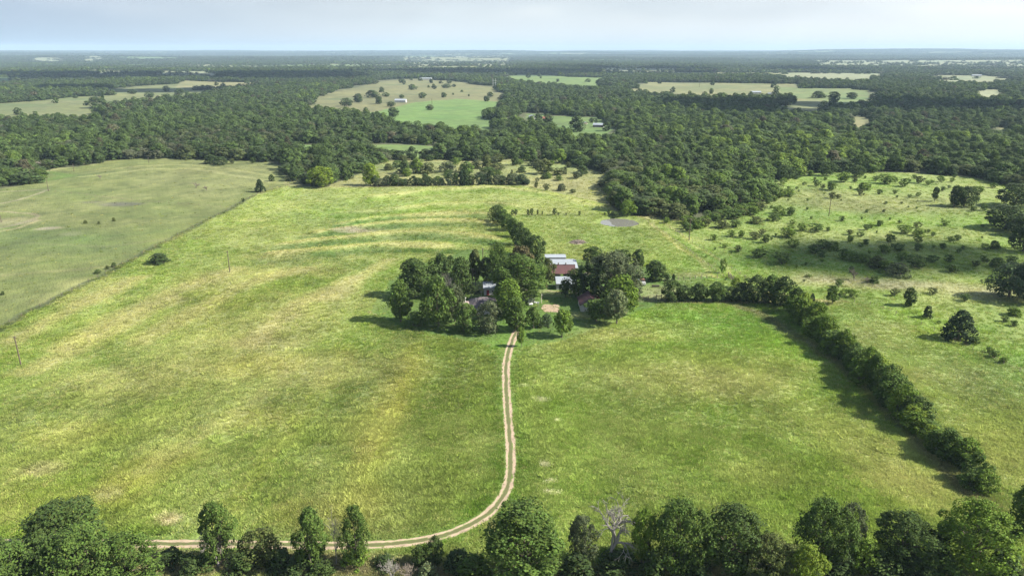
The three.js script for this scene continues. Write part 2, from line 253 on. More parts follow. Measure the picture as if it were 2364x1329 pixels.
function colourAt(m, x, z, out) {                          // linear colour of the ground at a point; the borders of patches wander a little
  const wob = m.wob, n1 = nz(x / 23 + 0.3, z / 23), n2 = nz(x / 31 + 5.1, z / 31 + 2.2);
  const i = clamp(((x + n1 * wob - m.x0) / (m.x1 - m.x0) * m.W) | 0, 0, m.W - 1), j = clamp(((m.zn - z - n2 * wob) / (m.zn - m.zf) * m.H) | 0, 0, m.H - 1), k = (j * m.W + i) * 4;
  let r = LIN[m.rgb[k]], g = LIN[m.rgb[k + 1]], b = LIN[m.rgb[k + 2]];
  if (m !== mapN && m.cover[k + 1] > 128 && clearing(x, z, Math.hypot(x, z))) { const t = sm(-0.4, 0.5, nz(x / 900 + 3.3, z / 900)); r = lerp(0.062, 0.12, t); g = lerp(0.105, 0.125, t); b = lerp(0.024, 0.055, t); }
  const dry = m.cover[k] / 255 * (m === mapN ? 0.8 : 0.45), a = x * FX + z * FZ, c = x * FZ - z * FX;
  const streak = nz(c / 34 + 1.3, a / 260), patch = nz(x / 120 + 2.7, z / 75 + 0.4), fine = nz(x / 9 + 0.7, z / 9 + 3.1), big = nz(x / 420, z / 300 + 0.9);
  const d = clamp((0.5 * streak + 0.62 * patch + 0.4 * fine + 0.12) * 1.15, 0, 1) * dry, gold = clamp(nz(x / 60 + 7.7, z / 60) * 1.1 - 0.15, 0, 1) * dry * 0.5;
  r = lerp(lerp(r, 0.235, d * 0.8), 0.215, gold); g = lerp(lerp(g, 0.222, d * 0.8), 0.205, gold); b = lerp(lerp(b, 0.115, d * 0.8), 0.04, gold);
  const tus = sm(0.25, 0.75, nz(x / 5.3 + 0.2, z / 4.1 + 8.3)) * dry, dk = sm(0.3, 0.8, nz(x / 4.4 + 5.2, z / 3.6 + 1.3)) * dry;
  r = lerp(r, 0.25, tus * 0.4); g = lerp(g, 0.25, tus * 0.4); b = lerp(b, 0.10, tus * 0.4);
  const br = 1 - 0.2 * dk + 0.17 * fine + 0.12 * big + 0.14 * n1 + 0.22 * dry * nz(c / 5 + 2.2, a / 160 + 0.1), lush = clamp(-patch * 0.9, 0, 1) * 0.28;
  out[0] = r * br * (1 - lush); out[1] = g * br * (1 - lush * 0.35); out[2] = b * br * (1 - lush * 0.6);
  return m.cover[k + 2] / 255;
}
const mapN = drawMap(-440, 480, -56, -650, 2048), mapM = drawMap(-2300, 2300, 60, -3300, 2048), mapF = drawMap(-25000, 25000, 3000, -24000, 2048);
mapN.wob = 2.2; mapM.wob = 5; mapF.wob = 40;
const mapOf = (x, z) => x > mapN.x0 && x < mapN.x1 && z < mapN.zn && z > mapN.zf ? mapN : x > mapM.x0 && x < mapM.x1 && z < mapM.zn && z > mapM.zf ? mapM : mapF;
const coverAt = (x, z, ch) => { const m = mapOf(x, z), i = clamp(((x - m.x0) / (m.x1 - m.x0) * m.W) | 0, 0, m.W - 1), j = clamp(((m.zn - z) / (m.zn - m.zf) * m.H) | 0, 0, m.H - 1); return m.cover[(j * m.W + i) * 4 + ch] / 255; };

// ------------------------------------------------------------------ the ground: three sheets that butt
function tex(data, w, h, srgb, rep = THREE.ClampToEdgeWrapping) { const t = new THREE.DataTexture(data, w, h); t.magFilter = THREE.LinearFilter; t.wrapS = t.wrapT = rep; if (srgb) t.colorSpace = THREE.SRGBColorSpace; t.needsUpdate = true; return t; }
const grain = (() => { const n = 512, d = new Uint8Array(n * n * 4); for (let y = 0; y < n; y++) for (let x = 0; x < n; x++) { const v = clamp(128 + 90 * (0.6 * fbmTable[((y * 4) & 511) * NS + ((x * 4) & 511)] + 0.6 * fbmTable[y * NS + x]), 0, 255); d.set([v, v, v, 255], (y * n + x) * 4); } return tex(d, n, n, false, THREE.RepeatWrapping); })();
function groundMaterial(m, bump, per) {
  const d = new Uint8Array(m.W * m.H * 4), o = [0, 0, 0];
  for (let j = 0; j < m.H; j++) for (let i = 0; i < m.W; i++) {
    colourAt(m, m.x0 + (i + 0.5) / m.W * (m.x1 - m.x0), m.zn - (j + 0.5) / m.H * (m.zn - m.zf), o);
    const k = (j * m.W + i) * 4; for (let c = 0; c < 3; c++) d[k + c] = 255 * toS(clamp(o[c], 0, 1)); d[k + 3] = 255;
  }
  const mat = new THREE.MeshStandardMaterial({ map: tex(d, m.W, m.H, true), roughness: 1 });
  if (bump) { const b = grain.clone(); b.repeat.set((m.x1 - m.x0) / per, (m.zn - m.zf) / per); mat.bumpMap = b; mat.bumpScale = bump; }
  return mat;
}
function steps(a, b, s) { const n = Math.max(1, Math.round((b - a) / s)); return Array.from({ length: n + 1 }, (_, i) => a + (b - a) * i / n); }
function spread(a, b, s0, grow) { const out = [a]; let s = s0; while (out[out.length - 1] + s < b) { out.push(out[out.length - 1] + s); s *= grow; } out.push(b); return out; }
function sheet(m, xs, zs, hole) {
  const pos = [], uv = [], idx = [];
  for (const z of zs) for (const x of xs) { pos.push(x, height(x, z), z); uv.push((x - m.x0) / (m.x1 - m.x0), (m.zn - z) / (m.zn - m.zf)); }
  for (let j = 0; j + 1 < zs.length; j++) for (let i = 0; i + 1 < xs.length; i++) {
    if (hole && xs[i] >= hole.x0 && xs[i + 1] <= hole.x1 && zs[j] <= hole.zn && zs[j + 1] >= hole.zf) continue;
    const a = j * xs.length + i, b = a + 1, c = a + xs.length, d = c + 1; idx.push(a, b, d, a, d, c);
  }
  const g = new THREE.BufferGeometry(); g.setAttribute('position', new THREE.Float32BufferAttribute(pos, 3)); g.setAttribute('uv', new THREE.Float32BufferAttribute(uv, 2)); g.setIndex(idx); g.computeVertexNormals();
  // face up
  if (g.attributes.normal.getY(0) < 0) { for (let k = 0; k < idx.length; k += 3) { const t = idx[k + 1]; idx[k + 1] = idx[k + 2]; idx[k + 2] = t; } g.setIndex(idx); g.computeVertexNormals(); }
  return g;
}
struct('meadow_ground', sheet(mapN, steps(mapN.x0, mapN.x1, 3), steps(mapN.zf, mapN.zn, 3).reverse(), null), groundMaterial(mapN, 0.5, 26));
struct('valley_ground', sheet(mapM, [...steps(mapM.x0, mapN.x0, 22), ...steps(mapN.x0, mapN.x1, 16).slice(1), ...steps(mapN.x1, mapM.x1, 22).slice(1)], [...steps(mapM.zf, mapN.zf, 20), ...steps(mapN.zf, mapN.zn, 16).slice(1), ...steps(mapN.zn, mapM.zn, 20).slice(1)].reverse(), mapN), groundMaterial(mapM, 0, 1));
{
  const xr = spread(mapM.x1, mapF.x1, 60, 1.07), zr = spread(-mapM.zf, -mapF.zf, 60, 1.06);
  struct('distant_ground', sheet(mapF, [...xr.map((v) => -v).reverse(), ...steps(mapM.x0, mapM.x1, 60).slice(1, -1), ...xr], [...zr.map((v) => -v).reverse(), ...steps(mapM.zf, mapM.zn, 60).slice(1), mapF.zn].reverse(), mapM), groundMaterial(mapF, 0, 1));
}

const driveL = smooth(drivePx.map(([x, y]) => G(x, y)), 60);
// ------------------------------------------------------------------ driveway: two wheel tracks with a grassy middle
function smooth(pts, n) { const c = new THREE.CatmullRomCurve3(pts.map(([x, z]) => new THREE.Vector3(x, 0, z)), false, 'centripetal'); return c.getSpacedPoints(n).map((p) => [p.x, p.z]); }
{
  const l = smooth(drivePx.map(([x, y]) => G(x, y)), 260), W = 256, H = 2048, d = new Uint8Array(W * H * 4), o = [0, 0, 0];
  for (let j = 0; j < H; j++) for (let i = 0; i < W; i++) {
    const u = (i + 0.5) / W * 2 - 1, v = j / H * 18, n = nz(u * 0.9 + 0.5, v * 1.1), f = nz(u * 4, v * 6), e = Math.abs(Math.abs(u + 0.06 * nz(0.3, v * 0.5)) - 0.53);
    const bare = sm(0.33, 0.13, e + 0.12 * n + 0.07 * f), mid = sm(0.4, 0.15, Math.abs(u)) * 0.95;
    const gr = [0.075, 0.13, 0.018], br = [0.075, 0.078, 0.030], br2 = [0.285, 0.220, 0.160];
    for (let c = 0; c < 3; c++) { const base = lerp(gr[c], br[c], clamp(mid + 0.3 * f, 0, 1)); d[(j * W + i) * 4 + c] = 255 * toS(clamp(lerp(base, br2[c] * (1 + 0.22 * f + 0.1 * n), bare), 0, 1)); }
    d[(j * W + i) * 4 + 3] = 255;
  }
  const pos = [], uv = [], idx = []; let s = 0, w = 1.5;
  l.forEach((p, i) => {
    const a = l[Math.max(0, i - 1)], b = l[Math.min(l.length - 1, i + 1)], tx = b[0] - a[0], tz = b[1] - a[1], q = Math.hypot(tx, tz);
    if (i) s += Math.hypot(p[0] - l[i - 1][0], p[1] - l[i - 1][1]);
    for (let k = -2; k <= 2; k++) { const x = p[0] - tz / q * w * k / 2, z = p[1] + tx / q * w * k / 2; pos.push(x, height(x, z) + (Math.abs(k) === 2 ? 0.02 : 0.05), z); uv.push((k + 2) / 4, s / 60); }
    if (i) for (let k = 0; k < 4; k++) { const c = i * 5 + k, e = c - 5; idx.push(e, c, c + 1, e, c + 1, e + 1); }
  });
  const g = new THREE.BufferGeometry(); g.setAttribute('position', new THREE.Float32BufferAttribute(pos, 3)); g.setAttribute('uv', new THREE.Float32BufferAttribute(uv, 2)); g.setIndex(idx); g.computeVertexNormals();
  const t = tex(d, W, H, true, THREE.RepeatWrapping); t.wrapS = THREE.ClampToEdgeWrapping;
  struct('driveway', g, new THREE.MeshStandardMaterial({ map: t, roughness: 1, side: THREE.DoubleSide }));
  // gravel turning place in the yard
  const [cx, cz] = G(1275, 712), p2 = [], i2 = [];
  for (let i = 0; i <= 40; i++) { const a = i / 40 * 2 * Math.PI, r = 0.95 + 0.4 * nz(Math.cos(a) * 0.5 + 3, Math.sin(a) * 0.5); const x = cx + Math.cos(a) * 4.1 * r, z = cz + Math.sin(a) * 4.6 * r; p2.push(x, height(x, z) + 0.045, z); }
  p2.push(cx, height(cx, cz) + 0.05, cz); for (let i = 0; i < 40; i++) i2.push(i + 1, i, 41);
  const g2 = new THREE.BufferGeometry(); g2.setAttribute('position', new THREE.Float32BufferAttribute(p2, 3)); g2.setAttribute('uv', new THREE.Float32BufferAttribute(p2.filter((_, i) => i % 3 !== 1).map((v) => v / 5), 2)); g2.setIndex(i2); g2.computeVertexNormals();
  const d2 = new Uint8Array(256 * 256 * 4); for (let j = 0; j < 256; j++) for (let i = 0; i < 256; i++) { const f = 1 + 0.28 * nz(i / 32, j / 32) + 0.14 * nz(i / 8, j / 8); for (let c = 0; c < 3; c++) d2[(j * 256 + i) * 4 + c] = 255 * toS(clamp([0.235, 0.18, 0.125][c] * f, 0, 1)); d2[(j * 256 + i) * 4 + 3] = 255; }
  struct('gravel_pad', g2, new THREE.MeshStandardMaterial({ map: tex(d2, 256, 256, true, THREE.RepeatWrapping), roughness: 1, side: THREE.DoubleSide }));
}
// pond
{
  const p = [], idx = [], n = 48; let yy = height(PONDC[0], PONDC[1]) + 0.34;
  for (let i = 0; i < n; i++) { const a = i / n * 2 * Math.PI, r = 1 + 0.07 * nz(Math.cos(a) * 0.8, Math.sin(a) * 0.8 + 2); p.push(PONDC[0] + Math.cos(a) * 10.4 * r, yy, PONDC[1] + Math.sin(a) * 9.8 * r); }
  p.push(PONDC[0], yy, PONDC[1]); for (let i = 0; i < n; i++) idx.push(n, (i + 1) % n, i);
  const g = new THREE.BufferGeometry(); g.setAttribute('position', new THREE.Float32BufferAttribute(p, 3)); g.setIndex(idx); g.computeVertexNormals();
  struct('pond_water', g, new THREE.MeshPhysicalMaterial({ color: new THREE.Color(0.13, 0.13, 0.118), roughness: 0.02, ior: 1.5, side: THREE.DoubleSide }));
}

// ------------------------------------------------------------------ plants: crowns of leaf sprays in clumps, trunks with limbs; all one unit tall and wide, scaled per plant
const PROF = {
  round: (t) => 0.5 * Math.sqrt(Math.max(0, 1 - (2 * t - 0.9) ** 2 * 0.9)),
  tall: (t) => 0.5 * Math.pow(Math.sin(Math.PI * clamp(t * 0.92 + 0.08, 0, 1)), 0.6),
  cone: (t) => 0.58 * Math.pow(1 - t, 0.7) * sm(-0.12, 0.1, t) + 0.05,
  vase: (t) => 0.5 * (t < 0.6 ? 0.42 + 0.58 * Math.sqrt(t / 0.6) : Math.sqrt(Math.max(0, 1 - ((t - 0.6) / 0.42) ** 2))),
  dome: (t) => 0.5 * Math.sqrt(Math.max(0, 1 - (t * 0.98) ** 2)),
};
function makeCrown(seed, { leaves, leaf, bottom = 0.15, prof = 'round', lobes = 26, lobeR = 0.16, rag = 0.1, thin = 0, dome = 0 }) {
  const r = rngOf(seed), L = [], f0 = PROF[prof], ox = r() * 9, f = (t, a = 0) => f0(t) * (1 + (prof === 'cone' ? 0.12 : 0.42) * nz(Math.cos(a) * 0.35 + ox, Math.sin(a) * 0.35 + t * 0.5)), pos = [], nor = [], col = [], idx = [];
  for (let i = 0; i < lobes; i++) {
    const t = (i + r()) / lobes, a = i * 2.39996 + r() * 1.3, R = lobeR * (0.5 + 0.95 * r()), rad = Math.max(0, f(t, a) - R * 0.75) * (r() < 0.22 ? 0.35 : 0.82 + 0.25 * r());
    L.push([Math.cos(a) * rad, clamp(bottom + (1 - bottom) * t, bottom + R * 0.5, 1 - R * 0.7), Math.sin(a) * rad, R, 0.8 + 0.45 * r(), r()]);
  }
  let made = 0, tries = 0;
  while (made < leaves && tries++ < leaves * 6) {
    const l = L[(r() * lobes) | 0], z = r() * 2 - 1, a = r() * 6.2832, q = Math.sqrt(1 - z * z), dx = q * Math.cos(a), dy = z, dz = q * Math.sin(a);
    if (dy < -0.2 && r() < 0.55) continue;
    if (thin && nz(dx * 0.9 + l[5] * 9, dz * 0.9 + dy) < thin) continue;
    const s = l[3] * (0.72 + 0.32 * r() + (r() < 0.16 ? rag * 2.2 * r() : 0)), x = l[0] + dx * s, y = l[1] + dy * s * 0.85, zz = l[2] + dz * s;
    if (y < bottom * 0.6) continue;
    let deep = false; for (const o of L) { if (o !== l && (x - o[0]) ** 2 + (y - o[1]) ** 2 + (zz - o[2]) ** 2 < (o[3] * 0.62) ** 2) { deep = true; break; } }
    if (deep) continue;
    let nx = dx * 0.75 + x * dome + (r() - 0.5) * 1.4, ny = dy * 0.75 + 0.3 + (y - 0.4) * dome + (r() - 0.5) * 1.4, nn = dz * 0.75 + zz * dome + (r() - 0.5) * 1.4; const m = Math.hypot(nx, ny, nn); nx /= m; ny /= m; nn /= m;
    let ux = ny * r() - nn, uy = nn - nx * r(), uz = nx - ny; const d = ux * nx + uy * ny + uz * nn; ux -= d * nx; uy -= d * ny; uz -= d * nn; const um = Math.hypot(ux, uy, uz) || 1; ux /= um; uy /= um; uz /= um;
    const vx = ny * uz - nn * uy, vy = nn * ux - nx * uz, vz = nx * uy - ny * ux, w = leaf * (0.6 + 0.8 * r()), h = w * (0.5 + 0.35 * r()), k = pos.length / 3, b = w * 0.22;
    pos.push(x - ux * w, y - uy * w, zz - uz * w, x - vx * h + nx * b, y - vy * h + ny * b, zz - vz * h + nn * b, x + ux * w, y + uy * w, zz + uz * w, x + vx * h + nx * b, y + vy * h + ny * b, zz + vz * h + nn * b);
    const tint = l[4] * (0.72 + 0.5 * r()), warm = 0.9 + 0.25 * r();
    for (let c = 0; c < 4; c++) { nor.push(nx, ny, nn); col.push(tint * warm, tint, tint * (1.1 - 0.3 * r())); }
    idx.push(k, k + 1, k + 2, k, k + 2, k + 3); made++;
  }
  const g = new THREE.BufferGeometry();
  g.setAttribute('position', new THREE.Float32BufferAttribute(pos, 3)); g.setAttribute('normal', new THREE.Float32BufferAttribute(nor, 3)); g.setAttribute('color', new THREE.Float32BufferAttribute(col, 3)); g.setIndex(idx);
  g.userData.lobes = L; return g;
}
function limb(pos, idx, a, b, ra, rb, n = 5) {             // a tapered piece of branch
  const d = new THREE.Vector3().subVectors(b, a).normalize(), u = new THREE.Vector3(Math.abs(d.y) > 0.9 ? 1 : 0, Math.abs(d.y) > 0.9 ? 0 : 1, 0).cross(d).normalize(), v = new THREE.Vector3().crossVectors(d, u), k = pos.length / 3;
  for (let e = 0; e < 2; e++) for (let i = 0; i < n; i++) { const t = i / n * 6.2832, p = e ? b : a, r = e ? rb : ra; pos.push(p.x + r * (u.x * Math.cos(t) + v.x * Math.sin(t)), p.y + r * (u.y * Math.cos(t) + v.y * Math.sin(t)), p.z + r * (u.z * Math.cos(t) + v.z * Math.sin(t))); }
  for (let i = 0; i < n; i++) { const j = (i + 1) % n; idx.push(k + i, k + j, k + n + j, k + i, k + n + j, k + n + i); }
}
function geoOf(pos, idx) { const g = new THREE.BufferGeometry(); g.setAttribute('position', new THREE.Float32BufferAttribute(pos, 3)); g.setIndex(idx); g.computeVertexNormals(); return g; }
function makeTrunk(seed, lobes, { rad = 0.022, fork = 0.3, stems = 1, limbs = 9 }) {
  const r = rngOf(seed), pos = [], idx = [], V = (x, y, z) => new THREE.Vector3(x, y, z);
  for (let s = 0; s < stems; s++) {
    const a = s * 2.4 + r(), o = stems > 1 ? 0.03 : 0, base = V(Math.cos(a) * o, -0.02, Math.sin(a) * o), mid = V(Math.cos(a) * o * 3 + (r() - 0.5) * 0.04, fork * 0.55, Math.sin(a) * o * 3 + (r() - 0.5) * 0.04), top = V(mid.x * 1.6 + (r() - 0.5) * 0.05, fork, mid.z * 1.6 + (r() - 0.5) * 0.05);
    limb(pos, idx, base, mid, rad * 1.35, rad, 7); limb(pos, idx, mid, top, rad, rad * 0.75, 7);
    for (let i = s; i < Math.min(limbs, lobes.length); i += stems) {
      const l = lobes[(i * 7 + 3) % lobes.length], e = V(l[0], l[1], l[2]), m = top.clone().lerp(e, 0.5).add(V((r() - 0.5) * 0.06, 0.04, (r() - 0.5) * 0.06));
      limb(pos, idx, top, m, rad * 0.5, rad * 0.32, 5); limb(pos, idx, m, e, rad * 0.32, rad * 0.1, 4);
    }
  }
  return geoOf(pos, idx);
}
function makeBare(seed, { levels = 5, spreadBy = 0.6, len = 0.3, rad = 0.024, droop = 0, split = 3, trunk = 0.28 }) {
  const r = rngOf(seed), pos = [], idx = [];
  const grow = (a, d, l, w, n) => {
    let p = a.clone(), q = d.clone(); const k = n > 1 ? 2 : 1;
    for (let i = 0; i < k; i++) { q.add(new THREE.Vector3((r() - 0.5) * 0.4, (r() - 0.5) * 0.3 - droop * (levels - n) * 0.09, (r() - 0.5) * 0.4)).normalize(); const e = p.clone().addScaledVector(q, l / k); limb(pos, idx, p, e, w * (1 - 0.3 * i / k), w * (1 - 0.3 * (i + 1) / k), n > 2 ? 6 : 4); p = e; }
    if (n <= 0) return;
    const m = split + (r() < 0.4 ? 1 : 0);
    for (let i = 0; i < m; i++) { const a2 = i / m * 6.28 + r() * 2, s = spreadBy * (0.6 + 0.8 * r()), u = new THREE.Vector3(Math.cos(a2), 0.1, Math.sin(a2)); grow(p.clone().addScaledVector(q, -l * 0.4 * r()), q.clone().addScaledVector(u, s).normalize(), l * (0.64 + 0.34 * r()), w * 0.64, n - 1); }
  };
  grow(new THREE.Vector3(0, -0.02, 0), new THREE.Vector3(0.02, 1, 0), trunk, rad, levels - 1);
  const g = geoOf(pos, idx); g.computeBoundingBox(); const b = g.boundingBox, w = Math.max(b.max.x - b.min.x, b.max.z - b.min.z); g.scale(1 / w, 1 / b.max.y, 1 / w); return g;
}
const leafMat = (r, g, b) => new THREE.MeshPhysicalMaterial({ color: new THREE.Color(r, g, b), vertexColors: true, roughness: 0.95, transmission: 0.3, thickness: 0, specularIntensity: 0.25, side: THREE.DoubleSide });
const LM = {
  dark: leafMat(0.050, 0.085, 0.021), deep: leafMat(0.038, 0.066, 0.019), mid: leafMat(0.070, 0.120, 0.024), bright: leafMat(0.100, 0.165, 0.022), lime: leafMat(0.140, 0.205, 0.024), grey: leafMat(0.080, 0.105, 0.052),
  olive: leafMat(0.075, 0.098, 0.028), blue: leafMat(0.048, 0.080, 0.036), brown: leafMat(0.090, 0.085, 0.040), cedar: leafMat(0.032, 0.058, 0.022), dry: leafMat(0.14, 0.12, 0.085), pale: leafMat(0.115, 0.150, 0.070),
};
const BARK = new THREE.MeshStandardMaterial({ color: new THREE.Color(0.11, 0.09, 0.07), roughness: 1 }), DEADWOOD = new THREE.MeshStandardMaterial({ color: new THREE.Color(0.21, 0.195, 0.185), roughness: 1 }), TWIG = new THREE.MeshStandardMaterial({ color: new THREE.Color(0.13, 0.11, 0.09), roughness: 1 });
const variants = (n, seed, c, t) => Array.from({ length: n }, (_, i) => { const crown = makeCrown(seed + i * 17, c); return { crown, trunk: makeTrunk(seed + i, crown.userData.lobes, t) }; });
const V = {
  big: variants(4, 100, { leaves: 15000, leaf: 0.0155, bottom: 0.13, lobes: 60, lobeR: 0.125, rag: 0.24, thin: -0.42 }, { rad: 0.024, fork: 0.3, limbs: 16 }),
  sparse: variants(3, 160, { leaves: 9000, leaf: 0.017, bottom: 0.14, prof: 'tall', lobes: 40, lobeR: 0.13, rag: 0.24, thin: -0.25 }, { rad: 0.02, fork: 0.35, limbs: 16, stems: 2 }),
  oak: variants(5, 200, { leaves: 4600, leaf: 0.027, bottom: 0.12, lobes: 38, lobeR: 0.145, rag: 0.2 }, { rad: 0.026, fork: 0.28, limbs: 10 }),
  yardtree: variants(3, 250, { leaves: 3000, leaf: 0.034, bottom: 0.24, lobes: 28, lobeR: 0.15, rag: 0.14, thin: -0.5 }, { rad: 0.024, fork: 0.34, limbs: 10 }),
  hedge: variants(5, 300, { leaves: 3600, leaf: 0.030, bottom: 0.02, prof: 'tall', lobes: 34, lobeR: 0.14, rag: 0.26, thin: -0.6 }, { rad: 0.018, fork: 0.2, limbs: 8, stems: 2 }),
  bush: variants(5, 350, { leaves: 1100, leaf: 0.045, bottom: 0.14, prof: 'vase', lobes: 22, lobeR: 0.15, rag: 0.12 }, { rad: 0.02, fork: 0.16, limbs: 8, stems: 3 }),
  shrub: variants(4, 400, { leaves: 1300, leaf: 0.045, bottom: 0.0, prof: 'dome', lobes: 24, lobeR: 0.17, rag: 0.14 }, { rad: 0.015, fork: 0.12, limbs: 6, stems: 3 }),
  cedar: variants(2, 450, { leaves: 4200, leaf: 0.030, bottom: 0.0, prof: 'cone', lobes: 80, lobeR: 0.10, rag: 0.2 }, { rad: 0.02, fork: 0.3, limbs: 4 }),
  wood: [...variants(2, 540, { leaves: 1500, leaf: 0.043, bottom: 0.05, prof: 'tall', lobes: 22, lobeR: 0.17, rag: 0.14, dome: 1.6 }, { rad: 0.022, fork: 0.3, limbs: 5 }), ...variants(2, 560, { leaves: 1500, leaf: 0.043, bottom: 0.02, prof: 'dome', lobes: 20, lobeR: 0.19, rag: 0.12, dome: 1.6 }, { rad: 0.022, fork: 0.3, limbs: 5 }), ...variants(4, 500, { leaves: 1600, leaf: 0.042, bottom: 0.08, lobes: 26, lobeR: 0.17, rag: 0.09, dome: 1.6 }, { rad: 0.022, fork: 0.3, limbs: 5 })],
};
const BARE = [makeBare(31, { levels: 7, spreadBy: 0.5, rad: 0.024, split: 2 }), makeBare(57, { levels: 7, spreadBy: 0.8, rad: 0.030, droop: 0.25, split: 2, trunk: 0.2 }), makeBare(73, { levels: 5, spreadBy: 0.5, rad: 0.014, split: 3, trunk: 0.12 })];
const RP = rngOf(4242);
function plantAt(name, kind, mat, x, z, h, w, label, category, group, turn) {
  const list = V[kind], v = list[(RP() * list.length) | 0], o = thing(name, x, z, turn ?? RP() * 6.28, label, category, group);
  const t = part('trunk', v.trunk, BARK, o), c = part('crown', v.crown, typeof mat === 'string' ? LM[mat] : mat, o);
  const wz = w * (0.9 + 0.2 * RP()); t.scale.set(w, h, wz); c.scale.set(w, h, wz); return o;
}
function bareAt(name, k, mat, x, z, h, w, label, category, turn = 0, group) { const o = thing(name, x, z, turn, label, category, group), m = part('branches', BARE[k], mat, o); m.scale.set(w, h, w); return o; }
function seen(px, yb, yt, wpx) { const [x, z] = G(px, yb), y = height(x, z), d = depthOf(x, y, z); return { x, z, h: Math.max(0.8, heightAt(yt, x, z)), w: wpx * d / FOC }; }
function plant(name, kind, mat, px, yb, yt, wpx, label, category = 'tree', group) { const s = seen(px, yb, yt, wpx); return plantAt(name, kind, mat, s.x, s.z, s.h, s.w, label, category, group); }

// ------------------------------------------------------------------ trees round the farm
for (const a of [
  ['oak_tree', 'oak', 'dark', 956, 684, 600, 92, 'dark oak with open shade under it at the left end of the farm grove'],
  ['elm_tree', 'oak', 'mid', 925, 742, 650, 66, 'fresh green tree at the left front corner of the farm grove'],
  ['oak_tree', 'oak', 'dark', 1022, 668, 588, 72, 'dark oak behind the dead tree in the farm grove'],
  ['oak_tree', 'oak', 'dark', 1066, 690, 598, 62, 'dark oak between the dead tree and the white pump house'],
  ['oak_tree', 'oak', 'mid', 1012, 752, 641, 84, 'big full oak in front of the dead tree in the farm grove'],
  ['oak_tree', 'oak', 'grey', 1050, 742, 660, 56, 'grey green oak just behind the round dark green shrub tree'],
  ['laurel_tree', 'hedge', 'mid', 1072, 764, 702, 64, 'round dense shrub tree with smooth outline left of the farmhouse roof'],
  ['vine_covered_tree', 'hedge', 'grey', 1130, 768, 698, 62, 'low tree draped in pale vine in front of the farmhouse roof'],
  ['hackberry_tree', 'oak', 'bright', 1176, 730, 648, 70, 'yellow green tree standing behind the farmhouse roof'],
  ['hackberry_tree', 'oak', 'mid', 1190, 764, 690, 68, 'leafy green tree beside the end of the driveway'],
  ['pecan_tree', 'big', 'mid', 1198, 700, 592, 132, 'broad pecan, widest crown in the middle of the farm'],
  ['pecan_tree', 'big', 'mid', 1150, 668, 564, 58, 'tall round pecan behind the pump house, tallest of the farm trees'],
  ['pecan_tree', 'yardtree', 'brown', 1204, 660, 572, 56, 'dull brownish tree between the tall pecan and the metal roofs'],
  ['mesquite_tree', 'yardtree', 'olive', 1098, 662, 578, 46, 'thin crowned tree with a pale bare trunk behind the pump house'],
  ['mesquite_tree', 'yardtree', 'olive', 1124, 664, 596, 46, 'feathery tree right of the pale trunked tree behind the pump house'],
  ['pecan_tree', 'yardtree', 'olive', 1262, 664, 598, 44, 'loose tree against the left end of the red barn roof'],
  ['live_oak_tree', 'big', 'grey', 1416, 694, 586, 122, 'large grey green live oak right of the barn'],
  ['live_oak_tree', 'oak', 'deep', 1372, 694, 610, 70, 'dark live oak between the red barn roof and the large grey green oak'],
  ['oak_tree', 'oak', 'bright', 1432, 726, 638, 74, 'bright green oak below the large grey green live oak'],
  ['mulberry_tree', 'yardtree', 'pale', 1424, 748, 671, 62, 'pale leaved tree with a clear trunk at the right edge of the lawn'],
  ['mulberry_tree', 'yardtree', 'mid', 1376, 740, 692, 62, 'spreading tree in front of the dark red garage'],
  ['oak_tree', 'oak', 'dark', 1330, 684, 622, 54, 'dark low tree shading the white shed'],
  ['young_tree', 'yardtree', 'dark', 1305, 687, 648, 26, 'thin stemmed young tree in front of the white shed'],
  ['elm_tree', 'oak', 'dark', 1370, 620, 571, 46, 'left of the three dark trees along the pen behind the live oak'],
  ['elm_tree', 'oak', 'dark', 1434, 618, 577, 40, 'middle of the three dark trees along the pen behind the live oak'],
  ['elm_tree', 'yardtree', 'dark', 1474, 622, 577, 32, 'right one of the three dark trees along the pen, on a clear trunk'],
  ['elm_tree', 'hedge', 'dark', 1512, 648, 602, 64, 'wide dark bushy tree beside the old red truck'],
  ['pear_tree', 'yardtree', 'bright', 1297, 779, 718, 50, 'neat round lawn tree standing alone right of the driveway'],
  ['pear_tree', 'yardtree', 'mid', 1232, 758, 710, 36, 'small lawn tree just right of where the driveway ends'],
  ['young_tree', 'yardtree', 'bright', 1204, 800, 756, 22, 'slender sapling beside the driveway at the lawn edge'],
  ['small_tree', 'hedge', 'grey', 1466, 694, 660, 30, 'small grey green tree at the end of the board fence by the yard gate'],
]) plant(a[0], a[1], a[2], a[3], a[4], a[5], a[6], a[7]);
for (const a of [
  ['shrub', 'shrub', 'blue', 1260, 752, 726, 32, 'low dark shrub between the two round lawn trees', 'shrub'],
  ['shrub', 'shrub', 'deep', 1246, 756, 732, 20, 'small dark bush touching the lawn tree at the driveway end', 'shrub'],
  ['shrub', 'shrub', 'mid', 960, 752, 722, 50, 'low shrubs under the left side of the farm grove', 'shrub'],
  ['shrub', 'shrub', 'deep', 1092, 676, 660, 28, 'dark bush left of the white pump house', 'shrub'],
  ['shrub', 'shrub', 'deep', 1541, 648, 632, 16, 'dark thorny bush right of the wide dark tree by the trough', 'shrub'],
  ['shrub', 'shrub', 'deep', 1555, 648, 633, 12, 'small arched bush at the end of the post fence', 'shrub'],
  ['shrub', 'shrub', 'lime', 1698, 664, 640, 26, 'yellow green bush behind the heavy pen posts', 'shrub'],
  ['sapling', 'bush', 'bright', 1668, 630, 597, 16, 'single bright sapling beside the lane above the pen', 'sapling'],
]) plant(...a);
bareAt('dead_tree', 0, DEADWOOD, ...Object.values(seen(1036, 694, 617, 40)), 'bare grey dead tree in the middle of the farm grove', 'dead tree', 0.5);
